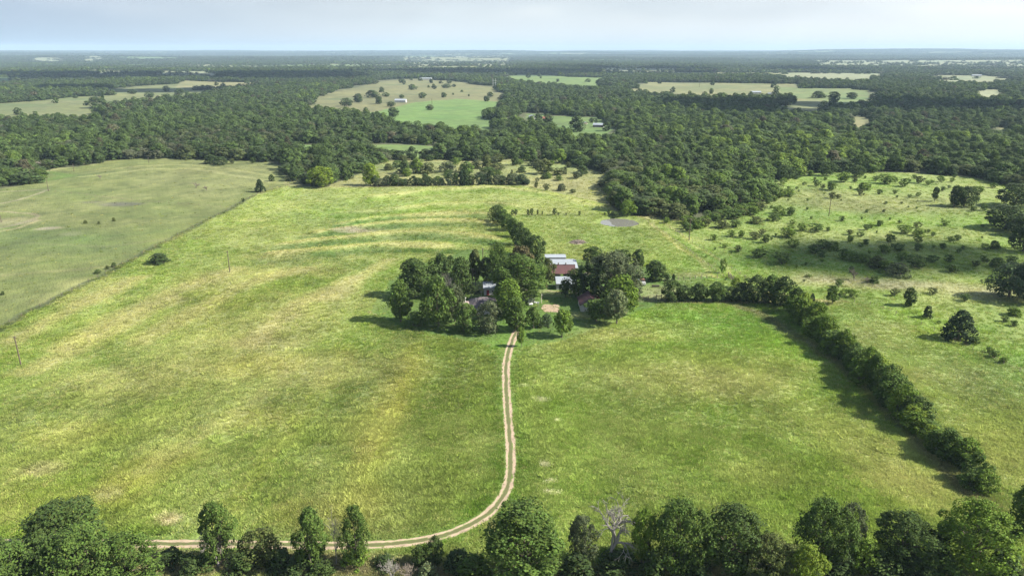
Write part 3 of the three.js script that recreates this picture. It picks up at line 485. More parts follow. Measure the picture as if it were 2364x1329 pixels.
// row of trees running up from the barn
[['oak', 'dark', 1230, 612, 545, 58], ['oak', 'dark', 1212, 590, 528, 44], ['oak', 'dark', 1198, 566, 514, 38], ['oak', 'mid', 1184, 548, 504, 34], ['oak', 'mid', 1172, 532, 494, 34], ['oak', 'mid', 1162, 520, 484, 32], ['oak', 'dark', 1148, 512, 474, 38]].forEach((a, i) => plant('row_tree', a[0], a[1], a[2], a[3], a[4], a[5], `${nth(i + 1)} tree from the barn in the row running up the slope`, 'tree', 'trees in the row above the barn'));
[[1183, 497, 484, 9, 'blue'], [1191, 497, 483, 11, 'dark'], [1219, 497, 483, 9, 'deep'], [1228, 497, 481, 10, 'dark'], [1241, 496, 484, 7, 'olive'], [1252, 497, 487, 4, 'dark'], [1280, 497, 481, 12, 'dark'], [1289, 497, 490, 5, 'dark'], [1338, 498, 487, 7, 'deep'], [1405, 496, 484, 8, 'deep'], [1396, 497, 490, 6, 'dark'], [1307, 497, 491, 5, 'olive']].forEach((a, i) => plant('fence_bush', 'bush', a[4], a[0], a[1], a[2], a[3], `${nth(i + 1)} small bush from the left on the fence line beside the pond`, 'bush', 'small bushes on the pond fence line'));
plant('willow_tree', 'oak', 'bright', 1448, 498, 463, 38, 'bright leafy tree standing behind the pond');
plant('shrub', 'shrub', 'dark', 1420, 498, 488, 34, 'low dark shrubs on the bank behind the pond', 'shrub');
// trees and bushes in the wide fields on the left
for (const a of [
  ['cedar_tree', 'cedar', 'cedar', 600, 443, 414, 26, 'dark conical cedar by the fence corner of the left pasture'],
  ['shrub', 'shrub', 'deep', 626, 418, 403, 15, 'small round dark bush just above the conical cedar', 'shrub'],
  ['shrub', 'shrub', 'deep', 368, 607, 585, 56, 'wide low dark thicket alone in the near field', 'shrub'],
  ['elm_tree', 'oak', 'lime', 742, 432, 385, 56, 'brilliant lime green tree at the front of the wood'],
  ['elm_tree', 'oak', 'lime', 855, 428, 378, 44, 'yellow green tree standing before the hedge behind the upper field'],
  ['shrub', 'shrub', 'deep', 487, 378, 358, 40, 'left of two low dark thickets at the back of the left pasture', 'shrub'],
  ['shrub', 'shrub', 'deep', 512, 380, 362, 32, 'right of two low dark thickets at the back of the left pasture', 'shrub'],
  ['bush', 'bush', 'olive', 537, 378, 366, 14, 'small olive bush right of the two dark thickets', 'bush'],
  ['bush', 'bush', 'dark', 584, 377, 364, 14, 'little round bush at the wood edge of the left pasture', 'bush'],
  ['fence_bush', 'bush', 'deep', 561, 467, 457, 8, 'small dark bush on the pasture fence below the cedar', 'bush'],
  ['shrub', 'shrub', 'dark', 262, 616, 606, 14, 'dark bush on the pasture fence beside the wide thicket', 'shrub'],
  ['shrub', 'shrub', 'dark', 226, 630, 622, 16, 'low tangle on the pasture fence, lower of two', 'shrub'],
  ['shrub', 'shrub', 'olive', 248, 621, 613, 12, 'small olive clump on the pasture fence between two darker ones', 'shrub'],
  ['bush', 'shrub', 'olive', 197, 516, 508, 10, 'left of three faint bushes in the left pasture', 'bush'],
  ['bush', 'shrub', 'olive', 228, 517, 510, 8, 'middle of three faint bushes in the left pasture', 'bush'],
  ['bush', 'shrub', 'olive', 262, 510, 502, 10, 'right of three faint bushes in the left pasture', 'bush'],
  ['shrub', 'shrub', 'deep', 6, 680, 672, 12, 'small dark bush at the left border of the left pasture', 'shrub'],
]) plant(...a);
bareAt('leafless_bush', 2, TWIG, ...Object.values(seen(452, 434, 420, 22)), 'leafless brown bush, left one of two in the left pasture', 'bush', 0.2);
bareAt('leafless_bush', 2, TWIG, ...Object.values(seen(476, 440, 427, 20)), 'leafless brown bush, right one of two in the left pasture', 'bush', 2.2);
bareAt('leafless_bush', 2, TWIG, ...Object.values(seen(230, 413, 402, 15)), 'leafless bush alone near the back of the left pasture', 'bush', 1.2);
// hedge behind the upper field
for (let i = 0; i < 26; i++) { const px = 868 + i * 14 + (RP() - 0.5) * 8, tall = 14 + 16 * RP() + (i > 12 && i < 22 ? 8 : 0); plant('hedge_bush', RP() < 0.25 ? 'cedar' : 'hedge', ['deep', 'dark', 'cedar', 'blue', 'grey'][(RP() * 5) | 0], px, 429 - i * 0.12, 429 - tall, 18 + 14 * RP(), `${nth(i + 1)} bush from the left in the hedge behind the upper field`, 'bush', 'bushes of the hedge behind the upper field'); }
[[1238, 434, 420, 12], [1262, 440, 424, 16], [1296, 440, 424, 26], [1322, 446, 436, 16], [1330, 412, 396, 26], [1240, 388, 374, 26], [1268, 394, 380, 20], [1390, 430, 414, 36], [1182, 402, 392, 10], [1150, 392, 376, 40], [1205, 398, 384, 28], [1072, 398, 380, 34], [1035, 396, 374, 44], [990, 400, 376, 44], [1290, 404, 388, 40], [1345, 400, 382, 36], [1240, 420, 410, 10], [1356, 380, 366, 30], [925, 400, 380, 30], [1120, 402, 386, 30]].forEach((a, i) => plant('scrub_bush', RP() < 0.5 ? 'bush' : 'shrub', ['dark', 'olive', 'mid', 'grey'][(RP() * 4) | 0], a[0], a[1], a[2], a[3], `${nth(i + 1)} scrub bush in the rough ground behind the upper field`, 'bush', 'scrub behind the upper field'));

for (let i = 0; i < 70; i++) { const py = 368 + 50 * RP(), px = 850 + 560 * RP(); if (py > 398 && px > 1180 && RP() < 0.6) continue; const big = RP() < 0.45 && py < 405; plant('scrub_tree', big ? 'wood' : RP() < 0.5 ? 'hedge' : 'shrub', ['dark', 'olive', 'mid', 'grey', 'dark', 'bright'][(RP() * 6) | 0], px, py, py - (big ? 24 + 12 * RP() : 9 + 9 * RP()), big ? 26 + 16 * RP() : 14 + 18 * RP(), `${big ? 'tree' : 'thicket'} number ${nth(i + 1)} in the open scrub between upper hedge and wood`, big ? 'tree' : 'shrub', 'open scrub between the upper hedge and the wood'); }
// ------------------------------------------------------------------ hedgerow right of the meadow
{
  const top = [[1548, 694, 648, 52], [1578, 694, 660, 36], [1613, 694, 654, 54], [1654, 694, 652, 56], [1688, 694, 664, 38], [1712, 694, 654, 46], [1744, 697, 638, 62], [1778, 699, 636, 62], [1808, 706, 640, 56]];
  top.forEach((a, i) => plant('hedgerow_tree', 'hedge', ['dark', 'deep', 'dark', 'mid'][i % 4], a[0], a[1], a[2], a[3], `${nth(i + 1)} tree from the yard gate in the hedge along the top of the meadow`, 'tree', 'hedge along the top of the meadow'));
  const l = smooth([[1828, 722], [1862, 752], [1890, 782], [1915, 806], [1945, 830], [1975, 860], [2005, 892], [2045, 925], [2085, 965], [2120, 1000], [2160, 1032], [2195, 1065], [2235, 1100], [2275, 1135]].map(([x, y]) => G(x, y)), 50);
  l.forEach(([x, z], i) => { const e = i > 39 ? 0.78 : 1, h = (5.0 + 5.5 * RP()) * e, w = (5.4 + 4.0 * RP()) * e; plantAt('hedgerow_tree', 'hedge', ['bright', 'bright', 'mid', 'bright', 'lime', 'dark', 'mid'][(RP() * 7) | 0], x + (RP() - 0.5) * 3.6, z + (RP() - 0.5) * 3, h, w, `${nth(i + 1)} tree from the farm in the hedgerow down the right side of the meadow`, 'tree', 'hedgerow down the right side of the meadow'); });
}
// ------------------------------------------------------------------ brush pasture
{
  const K = 2.452, list = [[1105, 65, 50], [1155, 65, 40], [1240, 88, 22], [1188, 122, 45], [1225, 135, 30], [1270, 145, 60], [1345, 97, 90], [1410, 100, 35], [1467, 78, 18], [1580, 107, 90], [1637, 97, 30], [1525, 92, 35], [1687, 124, 60], [1743, 78, 25], [1768, 105, 50], [1822, 115, 30], [1845, 105, 20], [1895, 98, 40], [1957, 99, 28], [1970, 75, 20], [1383, 138, 18], [1455, 142, 70], [1492, 132, 25], [1438, 174, 40], [1544, 167, 35], [1636, 165, 25], [1717, 187, 22], [1766, 180, 28], [1905, 149, 30], [2190, 132, 35], [1280, 192, 45], [1312, 192, 30], [915, 208, 55], [955, 208, 35], [970, 147, 50], [940, 132, 40], [1030, 138, 18], [1000, 108, 40], [1120, 117, 22], [1180, 87, 18],
    [825, 283, 80], [870, 258, 70], [730, 305, 90], [850, 334, 65], [970, 278, 60], [950, 318, 65], [1045, 287, 60], [1000, 292, 40], [655, 358, 80], [725, 353, 65], [570, 308, 80], [450, 330, 70], [530, 350, 60], [1920, 347, 40], [1545, 347, 40], [1760, 357, 40], [1660, 332, 22], [1335, 319, 35], [1105, 374, 55], [1190, 378, 75], [1257, 377, 30], [1055, 335, 28], [1043, 367, 35], [710, 407, 45], [765, 412, 50], [840, 422, 65], [880, 397, 40], [905, 442, 60], [1025, 410, 90], [1380, 397, 35], [1380, 437, 45], [1440, 407, 35], [1685, 388, 75], [1770, 403, 65], [1850, 405, 28], [1600, 440, 60], [1765, 442, 45], [1468, 454, 40], [1060, 468, 60], [745, 492, 45], [670, 470, 28], [610, 427, 40], [1175, 504, 70], [1230, 475, 80], [1290, 484, 80], [1220, 527, 55], [1570, 500, 60], [1655, 490, 55], [1760, 487, 50], [1905, 477, 40], [2195, 474, 70], [1995, 497, 25], [865, 524, 80], [1000, 560, 105], [1390, 544, 90], [1460, 554, 80], [1345, 524, 60], [1530, 584, 110], [1590, 602, 100], [1670, 544, 60], [1750, 580, 110], [1845, 553, 65], [1940, 550, 50], [2135, 547, 40], [2210, 580, 90], [2290, 560, 70], [2090, 577, 40], [1955, 608, 70], [1315, 690, 50], [1520, 668, 65], [1630, 742, 50], [1850, 732, 45], [2035, 772, 50], [1390, 752, 60], [1345, 737, 40], [2090, 1012, 50], [2255, 888, 45], [2310, 915, 40], [2310, 854, 80], [1885, 900, 20], [2165, 1062, 35], [2195, 1092, 50], [2250, 1122, 40], [340, 330, 40], [2080, 265, 35], [2140, 260, 45], [2110, 160, 50], [2080, 155, 40], [1440, 465, 30], [1500, 360, 30], [1475, 370, 40], [1990, 430, 40], [1950, 435, 35], [2150, 480, 40], [2020, 480, 25], [1760, 250, 14], [1710, 245, 12], [1572, 270, 20], [1648, 188, 16], [1330, 205, 10], [1140, 205, 16], [1090, 155, 14]];
  for (let i = 0; i < 70; i++) list.push([500 + 1750 * RP(), 110 + 560 * RP(), 9 + 14 * RP()]);
  for (let i = 0; i < 34; i++) { const t = RP(); list.push([430 + 560 * t + 50 * RP(), 350 - 190 * t + 40 * RP(), 40 + 40 * RP()]); }
  const rows = list.map(([X, Y, w], i) => ({ px: 1400 + X / K, yb: 380 + Y / K, w: w / K, i })).sort((a, b) => a.yb - b.yb || a.px - b.px), per = 12;
  for (let r = 0; r * per < rows.length; r++) {
    rows.slice(r * per, r * per + per).sort((a, b) => a.px - b.px).forEach((b, i) => {
      const flatOne = b.w > 26, hpx = b.w * (flatOne ? 0.55 : 0.72) + 1.5;
      plant('brush_bush', flatOne && RP() < 0.5 ? 'shrub' : 'bush', ['mid', 'mid', 'bright', 'mid', 'bright', 'olive'][(RP() * 6) | 0], b.px, b.yb, b.yb - hpx, b.w * 1.15, `${b.w > 26 ? 'wide' : b.w > 16 ? 'round' : 'small'} thorn bush, ${nth(i + 1)} from left in ${nth(r + 1)} row from back of brush pasture`, 'bush', 'thorn bushes scattered over the brush pasture');
    });
  }
  const P = (X, Y) => [1400 + X / K, 380 + Y / K];
  for (const [X, yb, yt, w, kind, mat, name, label, cat] of [
    [1415, 68, 5, 90, 'oak', 'dark', 'oak_tree', 'dark spreading tree at the back edge of the brush pasture', 'tree'],
    [1245, 62, -15, 90, 'oak', 'dark', 'oak_tree', 'tall dark tree at the back left corner of the brush pasture', 'tree'],
    [1858, 208, 128, 58, 'yardtree', 'dark', 'young_tree', 'flat topped tree on a thin bare trunk in the brush pasture', 'tree'],
    [1970, 236, 122, 110, 'oak', 'deep', 'oak_tree', 'left of the pair of big dark oaks in the brush pasture', 'tree'],
    [2025, 236, 125, 110, 'oak', 'deep', 'oak_tree', 'right of the pair of big dark oaks in the brush pasture', 'tree'],
    [2310, 238, 110, 190, 'oak', 'deep', 'oak_tree', 'upper of the dark oaks along the right border of the brush pasture', 'tree'],
    [2260, 364, 232, 220, 'oak', 'deep', 'oak_tree', 'middle dark oak jutting into the brush pasture from the right', 'tree'],
    [2370, 400, 280, 170, 'oak', 'deep', 'oak_tree', 'dark oak behind the middle one at the right border', 'tree'],
    [2360, 490, 350, 170, 'oak', 'deep', 'oak_tree', 'lower dark oak at the right border of the brush pasture', 'tree'],
    [2280, 752, 560, 220, 'oak', 'blue', 'oak_tree', 'large blue green oak at the right border above the bare ground', 'tree'],
    [2400, 770, 540, 220, 'oak', 'blue', 'oak_tree', 'large oak partly cut off at the right border', 'tree'],
    [1655, 630, 560, 140, 'shrub', 'grey', 'shrub', 'wide grey thicket in the shaded part of the brush pasture', 'shrub'],
    [1280, 788, 690, 84, 'yardtree', 'mid', 'young_tree', 'light green young tree right of the hedgerow corner', 'tree'],
    [1713, 800, 700, 92, 'hedge', 'dark', 'elm_tree', 'bushy dark tree on the fence line of the lower right pasture', 'tree'],
    [1815, 868, 800, 66, 'shrub', 'deep', 'shrub', 'round dark bush below the bushy tree on the right fence line', 'shrub'],
    [1165, 782, 728, 34, 'cedar', 'cedar', 'cedar_tree', 'small dark cedar just behind the hedgerow', 'tree'],
    [1992, 990, 828, 186, 'cedar', 'cedar', 'cedar_tree', 'large dark cedar on the fence line of the lower right pasture', 'tree'],
  ]) { const [px, y0] = P(X, yb), s = seen(px, y0, 380 + yt / K, w / K); plantAt(name, kind, mat, s.x, s.z, s.h, s.w, label, cat); }
  bareAt('leafless_bush', 2, TWIG, ...Object.values(seen(1400 + 1400 / K, 380 + 655 / K, 380 + 580 / K, 28)), 'leafless dark bush beside the bare ground in the brush pasture', 'bush', 0.4);
  bareAt('leafless_bush', 2, TWIG, ...Object.values(seen(1400 + 1480 / K, 380 + 672 / K, 380 + 630 / K, 26)), 'low grey leafless thicket left of a round bush by the bare ground', 'bush', 1.4);
}
// ------------------------------------------------------------------ foreground belt of trees
for (const a of [
  ['elm_tree', 'big', 'dark', 150, 1292, 1146, 190, 'dark wide tree at the left end of the front tree belt'],
  ['elm_tree', 'big', 'mid', 45, 1372, 1240, 190, 'mid green tree in the bottom left corner'],
  ['elm_tree', 'big', 'mid', 195, 1372, 1208, 190, 'large sunlit tree before the dark wide tree at the left'],
  ['elm_tree', 'big', 'mid', 300, 1358, 1216, 150, 'rounded sunlit tree, right end of the left clump in the front belt'],
  ['shrub', 'shrub', 'deep', 390, 1302, 1262, 74, 'dark low shrub right of the left clump of the front belt', 'shrub'],
  ['elm_tree', 'sparse', 'mid', 508, 1300, 1152, 116, 'thin tree with dead lower branches in the front belt'],
  ['shrub', 'hedge', 'olive', 606, 1298, 1212, 96, 'low feathery shrub tree between two taller thin trees', 'shrub'],
  ['shrub', 'shrub', 'deep', 650, 1304, 1262, 90, 'dark undergrowth shrub left of the split thin tree', 'shrub'],
  ['elm_tree', 'sparse', 'mid', 724, 1314, 1165, 116, 'thin tree left of the grey dead tree'],
  ['hackberry_tree', 'sparse', 'mid', 826, 1304, 1158, 74, 'slim upright tree right of the grey dead tree'],
  ['shrub', 'shrub', 'bright', 820, 1304, 1240, 70, 'bright bush round the foot of the slim upright tree', 'shrub'],
  ['shrub', 'hedge', 'dark', 968, 1306, 1250, 40, 'small upright shrub at the edge of the dirt drive', 'shrub'],
  ['shrub', 'hedge', 'dark', 1006, 1298, 1228, 46, 'dark shrub beside the drive, right of the small upright one', 'shrub'],
  ['shrub', 'shrub', 'deep', 1060, 1312, 1262, 96, 'deep green shrub in the shade left of the great front tree', 'shrub'],
  ['elm_tree', 'big', 'mid', 1208, 1342, 1150, 224, 'great spreading tree in the middle of the front belt beside the drive'],
  ['shrub', 'sparse', 'grey', 1338, 1302, 1182, 88, 'thin grey green shrub tree left of the bare dead tree', 'shrub'],
  ['hackberry_tree', 'sparse', 'bright', 1484, 1302, 1166, 82, 'bright green tree right of the bare dead tree'],
  ['elm_tree', 'big', 'mid', 1566, 1310, 1136, 140, 'round tree, second right of the bare dead tree'],
  ['elm_tree', 'big', 'dark', 1686, 1316, 1150, 150, 'dark broad tree between the round tree and the yellow green one'],
  ['hackberry_tree', 'big', 'olive', 1772, 1352, 1218, 130, 'olive tree standing low in front of the dark broad tree'],
  ['hackberry_tree', 'sparse', 'lime', 1850, 1380, 1250, 112, 'yellow green tree at the bottom edge right of centre'],
  ['elm_tree', 'big', 'mid', 1894, 1300, 1133, 124, 'tall tree with a peaked top right of the yellow green one'],
  ['elm_tree', 'sparse', 'grey', 1956, 1290, 1150, 66, 'grey leaved thin tree touching the tall peaked tree'],
  ['hackberry_tree', 'hedge', 'bright', 1990, 1318, 1236, 66, 'short bright bush tree at the foot of the grey leaved tree'],
  ['elm_tree', 'big', 'dark', 2082, 1302, 1168, 136, 'round dark tree right of the short bright bush tree'],
  ['elm_tree', 'big', 'bright', 2240, 1318, 1140, 168, 'big bright green tree near the right end of the front belt'],
  ['elm_tree', 'hedge', 'mid', 2352, 1236, 1110, 84, 'tree at the lower end of the hedgerow on the right border'],
  ['shrub', 'shrub', 'deep', 2165, 1306, 1222, 70, 'dark shrub between the round dark tree and the big bright one', 'shrub'],
  ['shrub', 'shrub', 'deep', 1430, 1316, 1268, 110, 'low shrub at the foot of the bare dead tree', 'shrub'],
  ['shrub', 'shrub', 'deep', 890, 1308, 1276, 60, 'low shadowed shrub below the drive bend', 'shrub'],
  ['shrub', 'shrub', 'dark', 470, 1306, 1270, 60, 'low shrub at the left foot of the thin tree with dead branches', 'shrub'],
  ['shrub', 'shrub', 'dark', 2, 1262, 1226, 20, 'bush cut off by the left border above the drive', 'shrub'],
  ['shrub', 'shrub', 'pale', 985, 1345, 1292, 60, 'pale scrubby bush at the bottom edge below the drive', 'shrub'],
]) { a[5] += a[1] === 'big' ? 24 : 12; a[6] *= 0.96; plant(...a); }
[[440, 1322, 40, 70], [560, 1318, 36, 80], [690, 1324, 34, 90], [1090, 1330, 44, 100], [1330, 1328, 46, 90], [1510, 1330, 50, 90], [1600, 1338, 46, 100], [1720, 1340, 40, 90], [1930, 1326, 50, 100], [2030, 1322, 46, 90], [2110, 1330, 40, 90], [2180, 1336, 44, 90], [2310, 1330, 60, 110], [740, 1330, 30, 60], [1860, 1318, 44, 70], [1250, 1352, 30, 120]].forEach((a, i) => plant('shrub', 'shrub', ['deep', 'dark', 'deep', 'mid'][i % 4], a[0], a[1], a[1] - a[2], a[3], `dark undergrowth at the foot of the front tree belt, ${nth(i + 1)} clump`, 'shrub', 'undergrowth of the front tree belt'));
bareAt('dead_tree', 1, DEADWOOD, ...Object.values(seen(1408, 1306, 1138, 120)), 'large bare silver dead tree in the middle of the front belt', 'dead tree', 0.3);
bareAt('dead_tree', 0, DEADWOOD, ...Object.values(seen(776, 1302, 1172, 54)), 'grey dead tree between two thin trees in the front belt', 'dead tree', 1.3);
bareAt('dead_tree', 1, DEADWOOD, ...Object.values(seen(505, 1306, 1216, 90)), 'pale dead branches hanging under the thin tree at left', 'dead tree', 2.3);
bareAt('dead_snag', 2, DEADWOOD, ...Object.values(seen(905, 1345, 1290, 56)), 'pale broken snag at the bottom edge below the drive', 'dead tree', 0.9);
bareAt('leafless_bush', 2, TWIG, ...Object.values(seen(948, 1344, 1298, 70)), 'brown twiggy bush beside the pale broken snag', 'bush', 1.9);

// ------------------------------------------------------------------ buildings: measured from their corners, each corner at its height above the ground
const std = (r, g, b, rough = 0.8, metal = 0) => new THREE.MeshStandardMaterial({ color: new THREE.Color(r, g, b), roughness: rough, metalness: metal, side: THREE.DoubleSide });
function streaky(base, alt, amount, rough, metal, sx = 3, sy = 40) {     // weathered sheet metal or shingle: streaks run down the slope
  const n = 128, d = new Uint8Array(n * n * 4);
  for (let j = 0; j < n; j++) for (let i = 0; i < n; i++) { const t = clamp(0.5 + amount * (nz(i / sx + 0.3, j / sy) + 0.5 * nz(i / 9, j / 9)), 0, 1); for (let c = 0; c < 3; c++) d[(j * n + i) * 4 + c] = 255 * toS(clamp(lerp(base[c], alt[c], t), 0, 1)); d[(j * n + i) * 4 + 3] = 255; }
  return new THREE.MeshStandardMaterial({ map: tex(d, n, n, true, THREE.RepeatWrapping), roughness: rough, metalness: metal, side: THREE.DoubleSide });
}
const MAT = {
  white: streaky([0.46, 0.46, 0.45], [0.36, 0.36, 0.35], 0.3, 0.8, 0), galv: streaky([0.32, 0.35, 0.39], [0.24, 0.27, 0.31], 0.35, 0.45, 0.25), rust: streaky([0.085, 0.030, 0.032], [0.058, 0.028, 0.030], 0.8, 0.75, 0.1), maroon: streaky([0.060, 0.020, 0.022], [0.04, 0.017, 0.02], 0.5, 0.6, 0),
  shingle: streaky([0.11, 0.092, 0.10], [0.075, 0.065, 0.07], 0.8, 0.95, 0, 20, 10), dark: std(0.03, 0.028, 0.026), pane: new THREE.MeshStandardMaterial({ color: new THREE.Color(0.03, 0.035, 0.04), roughness: 0.12 }), red: std(0.24, 0.02, 0.03, 0.6), trim: std(0.72, 0.72, 0.70, 0.7),
  post: std(0.20, 0.165, 0.13, 1), darkpost: std(0.09, 0.075, 0.062, 1), palepost: std(0.42, 0.38, 0.33, 0.9), steel: std(0.45, 0.46, 0.47, 0.5, 0.4), board: std(0.16, 0.13, 0.11, 1), brick: std(0.17, 0.07, 0.05), purple: std(0.16, 0.13, 0.17), peel: streaky([0.62, 0.63, 0.62], [0.10, 0.11, 0.11], 1.1, 0.9, 0, 16, 20),
  pole: std(0.085, 0.065, 0.05, 1), rubber: std(0.02, 0.02, 0.02, 0.9), tan: std(0.45, 0.38, 0.28, 0.9),
};
const at = (px, py, h) => { const [x, z] = G(px, py, h); return new THREE.Vector3(x, height(x, z) + h, z); };
function slab(p, th = 0.1) {                               // a sheet with thickness over four corners (in order round), uv 0..1
  const n = new THREE.Vector3().subVectors(p[1], p[0]).cross(new THREE.Vector3().subVectors(p[3], p[0])).normalize(); if (n.y < 0) n.negate();
  const pos = [], uv = [], idx = [], lo = p.map((q) => q.clone().addScaledVector(n, -th)), T = [[0, 0], [1, 0], [1, 1], [0, 1]];
  const quad = (a, b, c, d) => { const k = pos.length / 3; [a, b, c, d].forEach((v, i) => { pos.push(v.x, v.y, v.z); uv.push(...T[i]); }); idx.push(k, k + 1, k + 2, k, k + 2, k + 3); };
  quad(...p); quad(...lo); for (let i = 0; i < 4; i++) quad(p[i], p[(i + 1) % 4], lo[(i + 1) % 4], lo[i]);
  const g = new THREE.BufferGeometry(); g.setAttribute('position', new THREE.Float32BufferAttribute(pos, 3)); g.setAttribute('uv', new THREE.Float32BufferAttribute(uv, 2)); g.setIndex(idx); g.computeVertexNormals(); return g;
}
const box = (w, h, d, x, y, z, ry = 0) => new THREE.BoxGeometry(w, h, d).rotateY(ry).translate(x, y, z);
const cyl = (ra, rb, h, x, y, z, n = 8) => new THREE.CylinderGeometry(ra, rb, h, n).translate(x, y + h / 2, z);
function gableWall(w, d, h, ridge) {                       // ridge along z, base centred
  const s = new THREE.Shape([[-w / 2, 0], [w / 2, 0], [w / 2, h], [0, ridge], [-w / 2, h]].map(([a, b]) => new THREE.Vector2(a, b)));
  return new THREE.ExtrudeGeometry(s, { depth: d, bevelEnabled: false }).translate(0, 0, -d / 2);
}
function gableRoof(w, d, h, ridge, over = 0.4, th = 0.12) {
  const k = (ridge - h) / (w / 2), e = w / 2 + over, y = h - over * k, z = d / 2 + over, V3 = (a, b, c) => new THREE.Vector3(a, b + th + 0.02, c);
  return [slab([V3(-e, y, z), V3(-e, y, -z), V3(0, ridge, -z), V3(0, ridge, z)], th), slab([V3(e, y, z), V3(e, y, -z), V3(0, ridge, -z), V3(0, ridge, z)], th)];
}
function windowAt(parent, w, h, x, y, z, ry = 0) { const f = part('window', box(w, h, 0.08, 0, 0, 0), MAT.trim, parent); f.position.set(x, y, z); f.rotation.y = ry; part('pane', box(w - 0.14, h - 0.14, 0.03, 0, 0, 0.035), MAT.pane, f); return f; }
function doorAt(parent, w, h, x, y, z, mat, ry = 0) { const f = part('door', box(w, h, 0.08, 0, h / 2, 0), mat, parent); f.position.set(x, y, z); f.rotation.y = ry; part('handle', box(0.06, 0.1, 0.05, w * 0.38, h * 0.48, 0.06), MAT.steel, f); return f; }
function gableHouse(name, x, z, turn, w, d, h, ridge, wall, roof, label, category) {
  const o = thing(name, x, z, turn, label, category); part('wall', gableWall(w, d, h, ridge).translate(0, -0.1, 0), wall, o);
  for (const g of gableRoof(w, d, h, ridge)) part('roof', g, roof, o); return o;
}
// red roofed barn with its galvanised back roof
{
  const [bx, bz] = G(1301, 622, 3.2), o = thing('barn', bx, bz, 0, 'barn with rusty red front roof and pale metal roof behind', 'barn'), L = (px, py, h) => { const v = at(px, py, h); return v.sub(o.position); };
  const e0 = L(1271, 632, 3.1), e1 = L(1329.5, 632, 3.1), r0 = L(1271, 610, 5.9), r1 = L(1328, 610, 5.9);
  e0.z = e1.z; r0.z = r1.z; e0.x = r0.x;  e1.x = r1.x;
  part('roof', slab([e0, e1, r1, r0], 0.1), MAT.rust, o).userData.label = 'rusty red front roof';
  const b0 = L(1272, 603, 4.6), b1 = L(1327, 603, 4.6); b0.x = r0.x; b1.x = r1.x; b0.z = b1.z;
  const k0 = L(1268, 597.5, 3.6), k1 = L(1325, 597.5, 3.6); k0.x = r0.x - 0.4; k1.x = r1.x + 0.3; k0.z = k1.z;
  part('roof', slab([r0.clone().add(new THREE.Vector3(0, 0.06, 0.2)), r1.clone().add(new THREE.Vector3(0, 0.06, 0.2)), b1, b0], 0.08), MAT.galv, o).userData.label = 'pale metal back roof';
  part('roof', slab([b0.clone().setY(b0.y - 0.12), b1.clone().setY(b1.y - 0.12), k1, k0], 0.08), MAT.galv, o).userData.label = 'lower pale metal back roof';
  const s0 = L(1330, 618.5, 3.1), s1 = L(1335.5, 618.5, 3.1); s0.x = r1.x + 0.15; part('side_roof', slab([s0, s1, new THREE.Vector3(s1.x, k1.y - 0.3, k1.z), new THREE.Vector3(s0.x, k1.y + 0.1, k1.z)], 0.08), MAT.galv, o);
  const d = e1.z - k1.z, w = r1.x - r0.x;
  part('wall', box(w - 0.6, 3.2, 0.12, (r0.x + r1.x) / 2, 1.5, k1.z + 0.3), MAT.board, o); part('wall', box(0.12, 3.4, d - 0.8, r0.x + 0.3, 1.5, (e1.z + k1.z) / 2), MAT.board, o); part('wall', box(0.12, 3.4, d - 0.8, r1.x - 0.3, 1.5, (e1.z + k1.z) / 2), MAT.board, o);
  part('wall', box(w * 0.36, 2.9, 0.12, r0.x + 0.3 + w * 0.18, 1.35, e1.z - 0.5), MAT.board, o); part('wall', box(w * 0.3, 2.9, 0.12, r1.x - 0.3 - w * 0.15, 1.35, e1.z - 0.5), MAT.board, o);
  for (const t of [0.32, 0.62]) { const v = part('roof_vent', cyl(0.22, 0.22, 0.7, 0, 0, 0), MAT.darkpost, o); v.position.set(lerp(r0.x, r1.x, t), r1.y - 0.15, r1.z + 0.1); part('cap', cyl(0.05, 0.34, 0.2, 0, 0.7, 0), MAT.darkpost, v); }
  for (let i = 0; i < 4; i++) part('post', cyl(0.09, 0.09, 3, lerp(s0.x, s1.x, 0.9), -0.1, lerp(s0.z, k1.z, i / 3) - 0.2), MAT.post, o);
  // open shed behind
  const [sx, sz] = G(1280, 591, 3.2), q = thing('open_shed', sx, sz, 0, 'low open shed with flat pale metal roof behind the barn', 'shed'), M = (px, py, h) => at(px, py, h).sub(q.position);
  const f0 = M(1258, 594.5, 3.0), f1 = M(1307.5, 594.5, 3.0), g0 = M(1251, 586.5, 3.7), g1 = M(1301, 586.5, 3.7); f0.z = f1.z; g0.z = g1.z; g0.x = f0.x; g1.x = f1.x - 0.2;
  part('roof', slab([f0, f1, g1, g0], 0.12), MAT.galv, q); part('wall', box(f1.x - f0.x - 0.4, 3.6, 0.12, (f0.x + f1.x) / 2, 1.7, g1.z + 0.3), MAT.board, q);
  for (const x of [f0.x + 0.25, f1.x - 0.25]) part('wall', box(0.12, 3.1, f1.z - g1.z - 0.6, x, 1.45, (f1.z + g1.z) / 2), MAT.board, q);
  for (let i = 0; i < 5; i++) part('post', cyl(0.09, 0.09, 2.95, lerp(f0.x + 0.3, f1.x - 0.3, i / 4), -0.1, f1.z - 0.3), MAT.post, q);
}
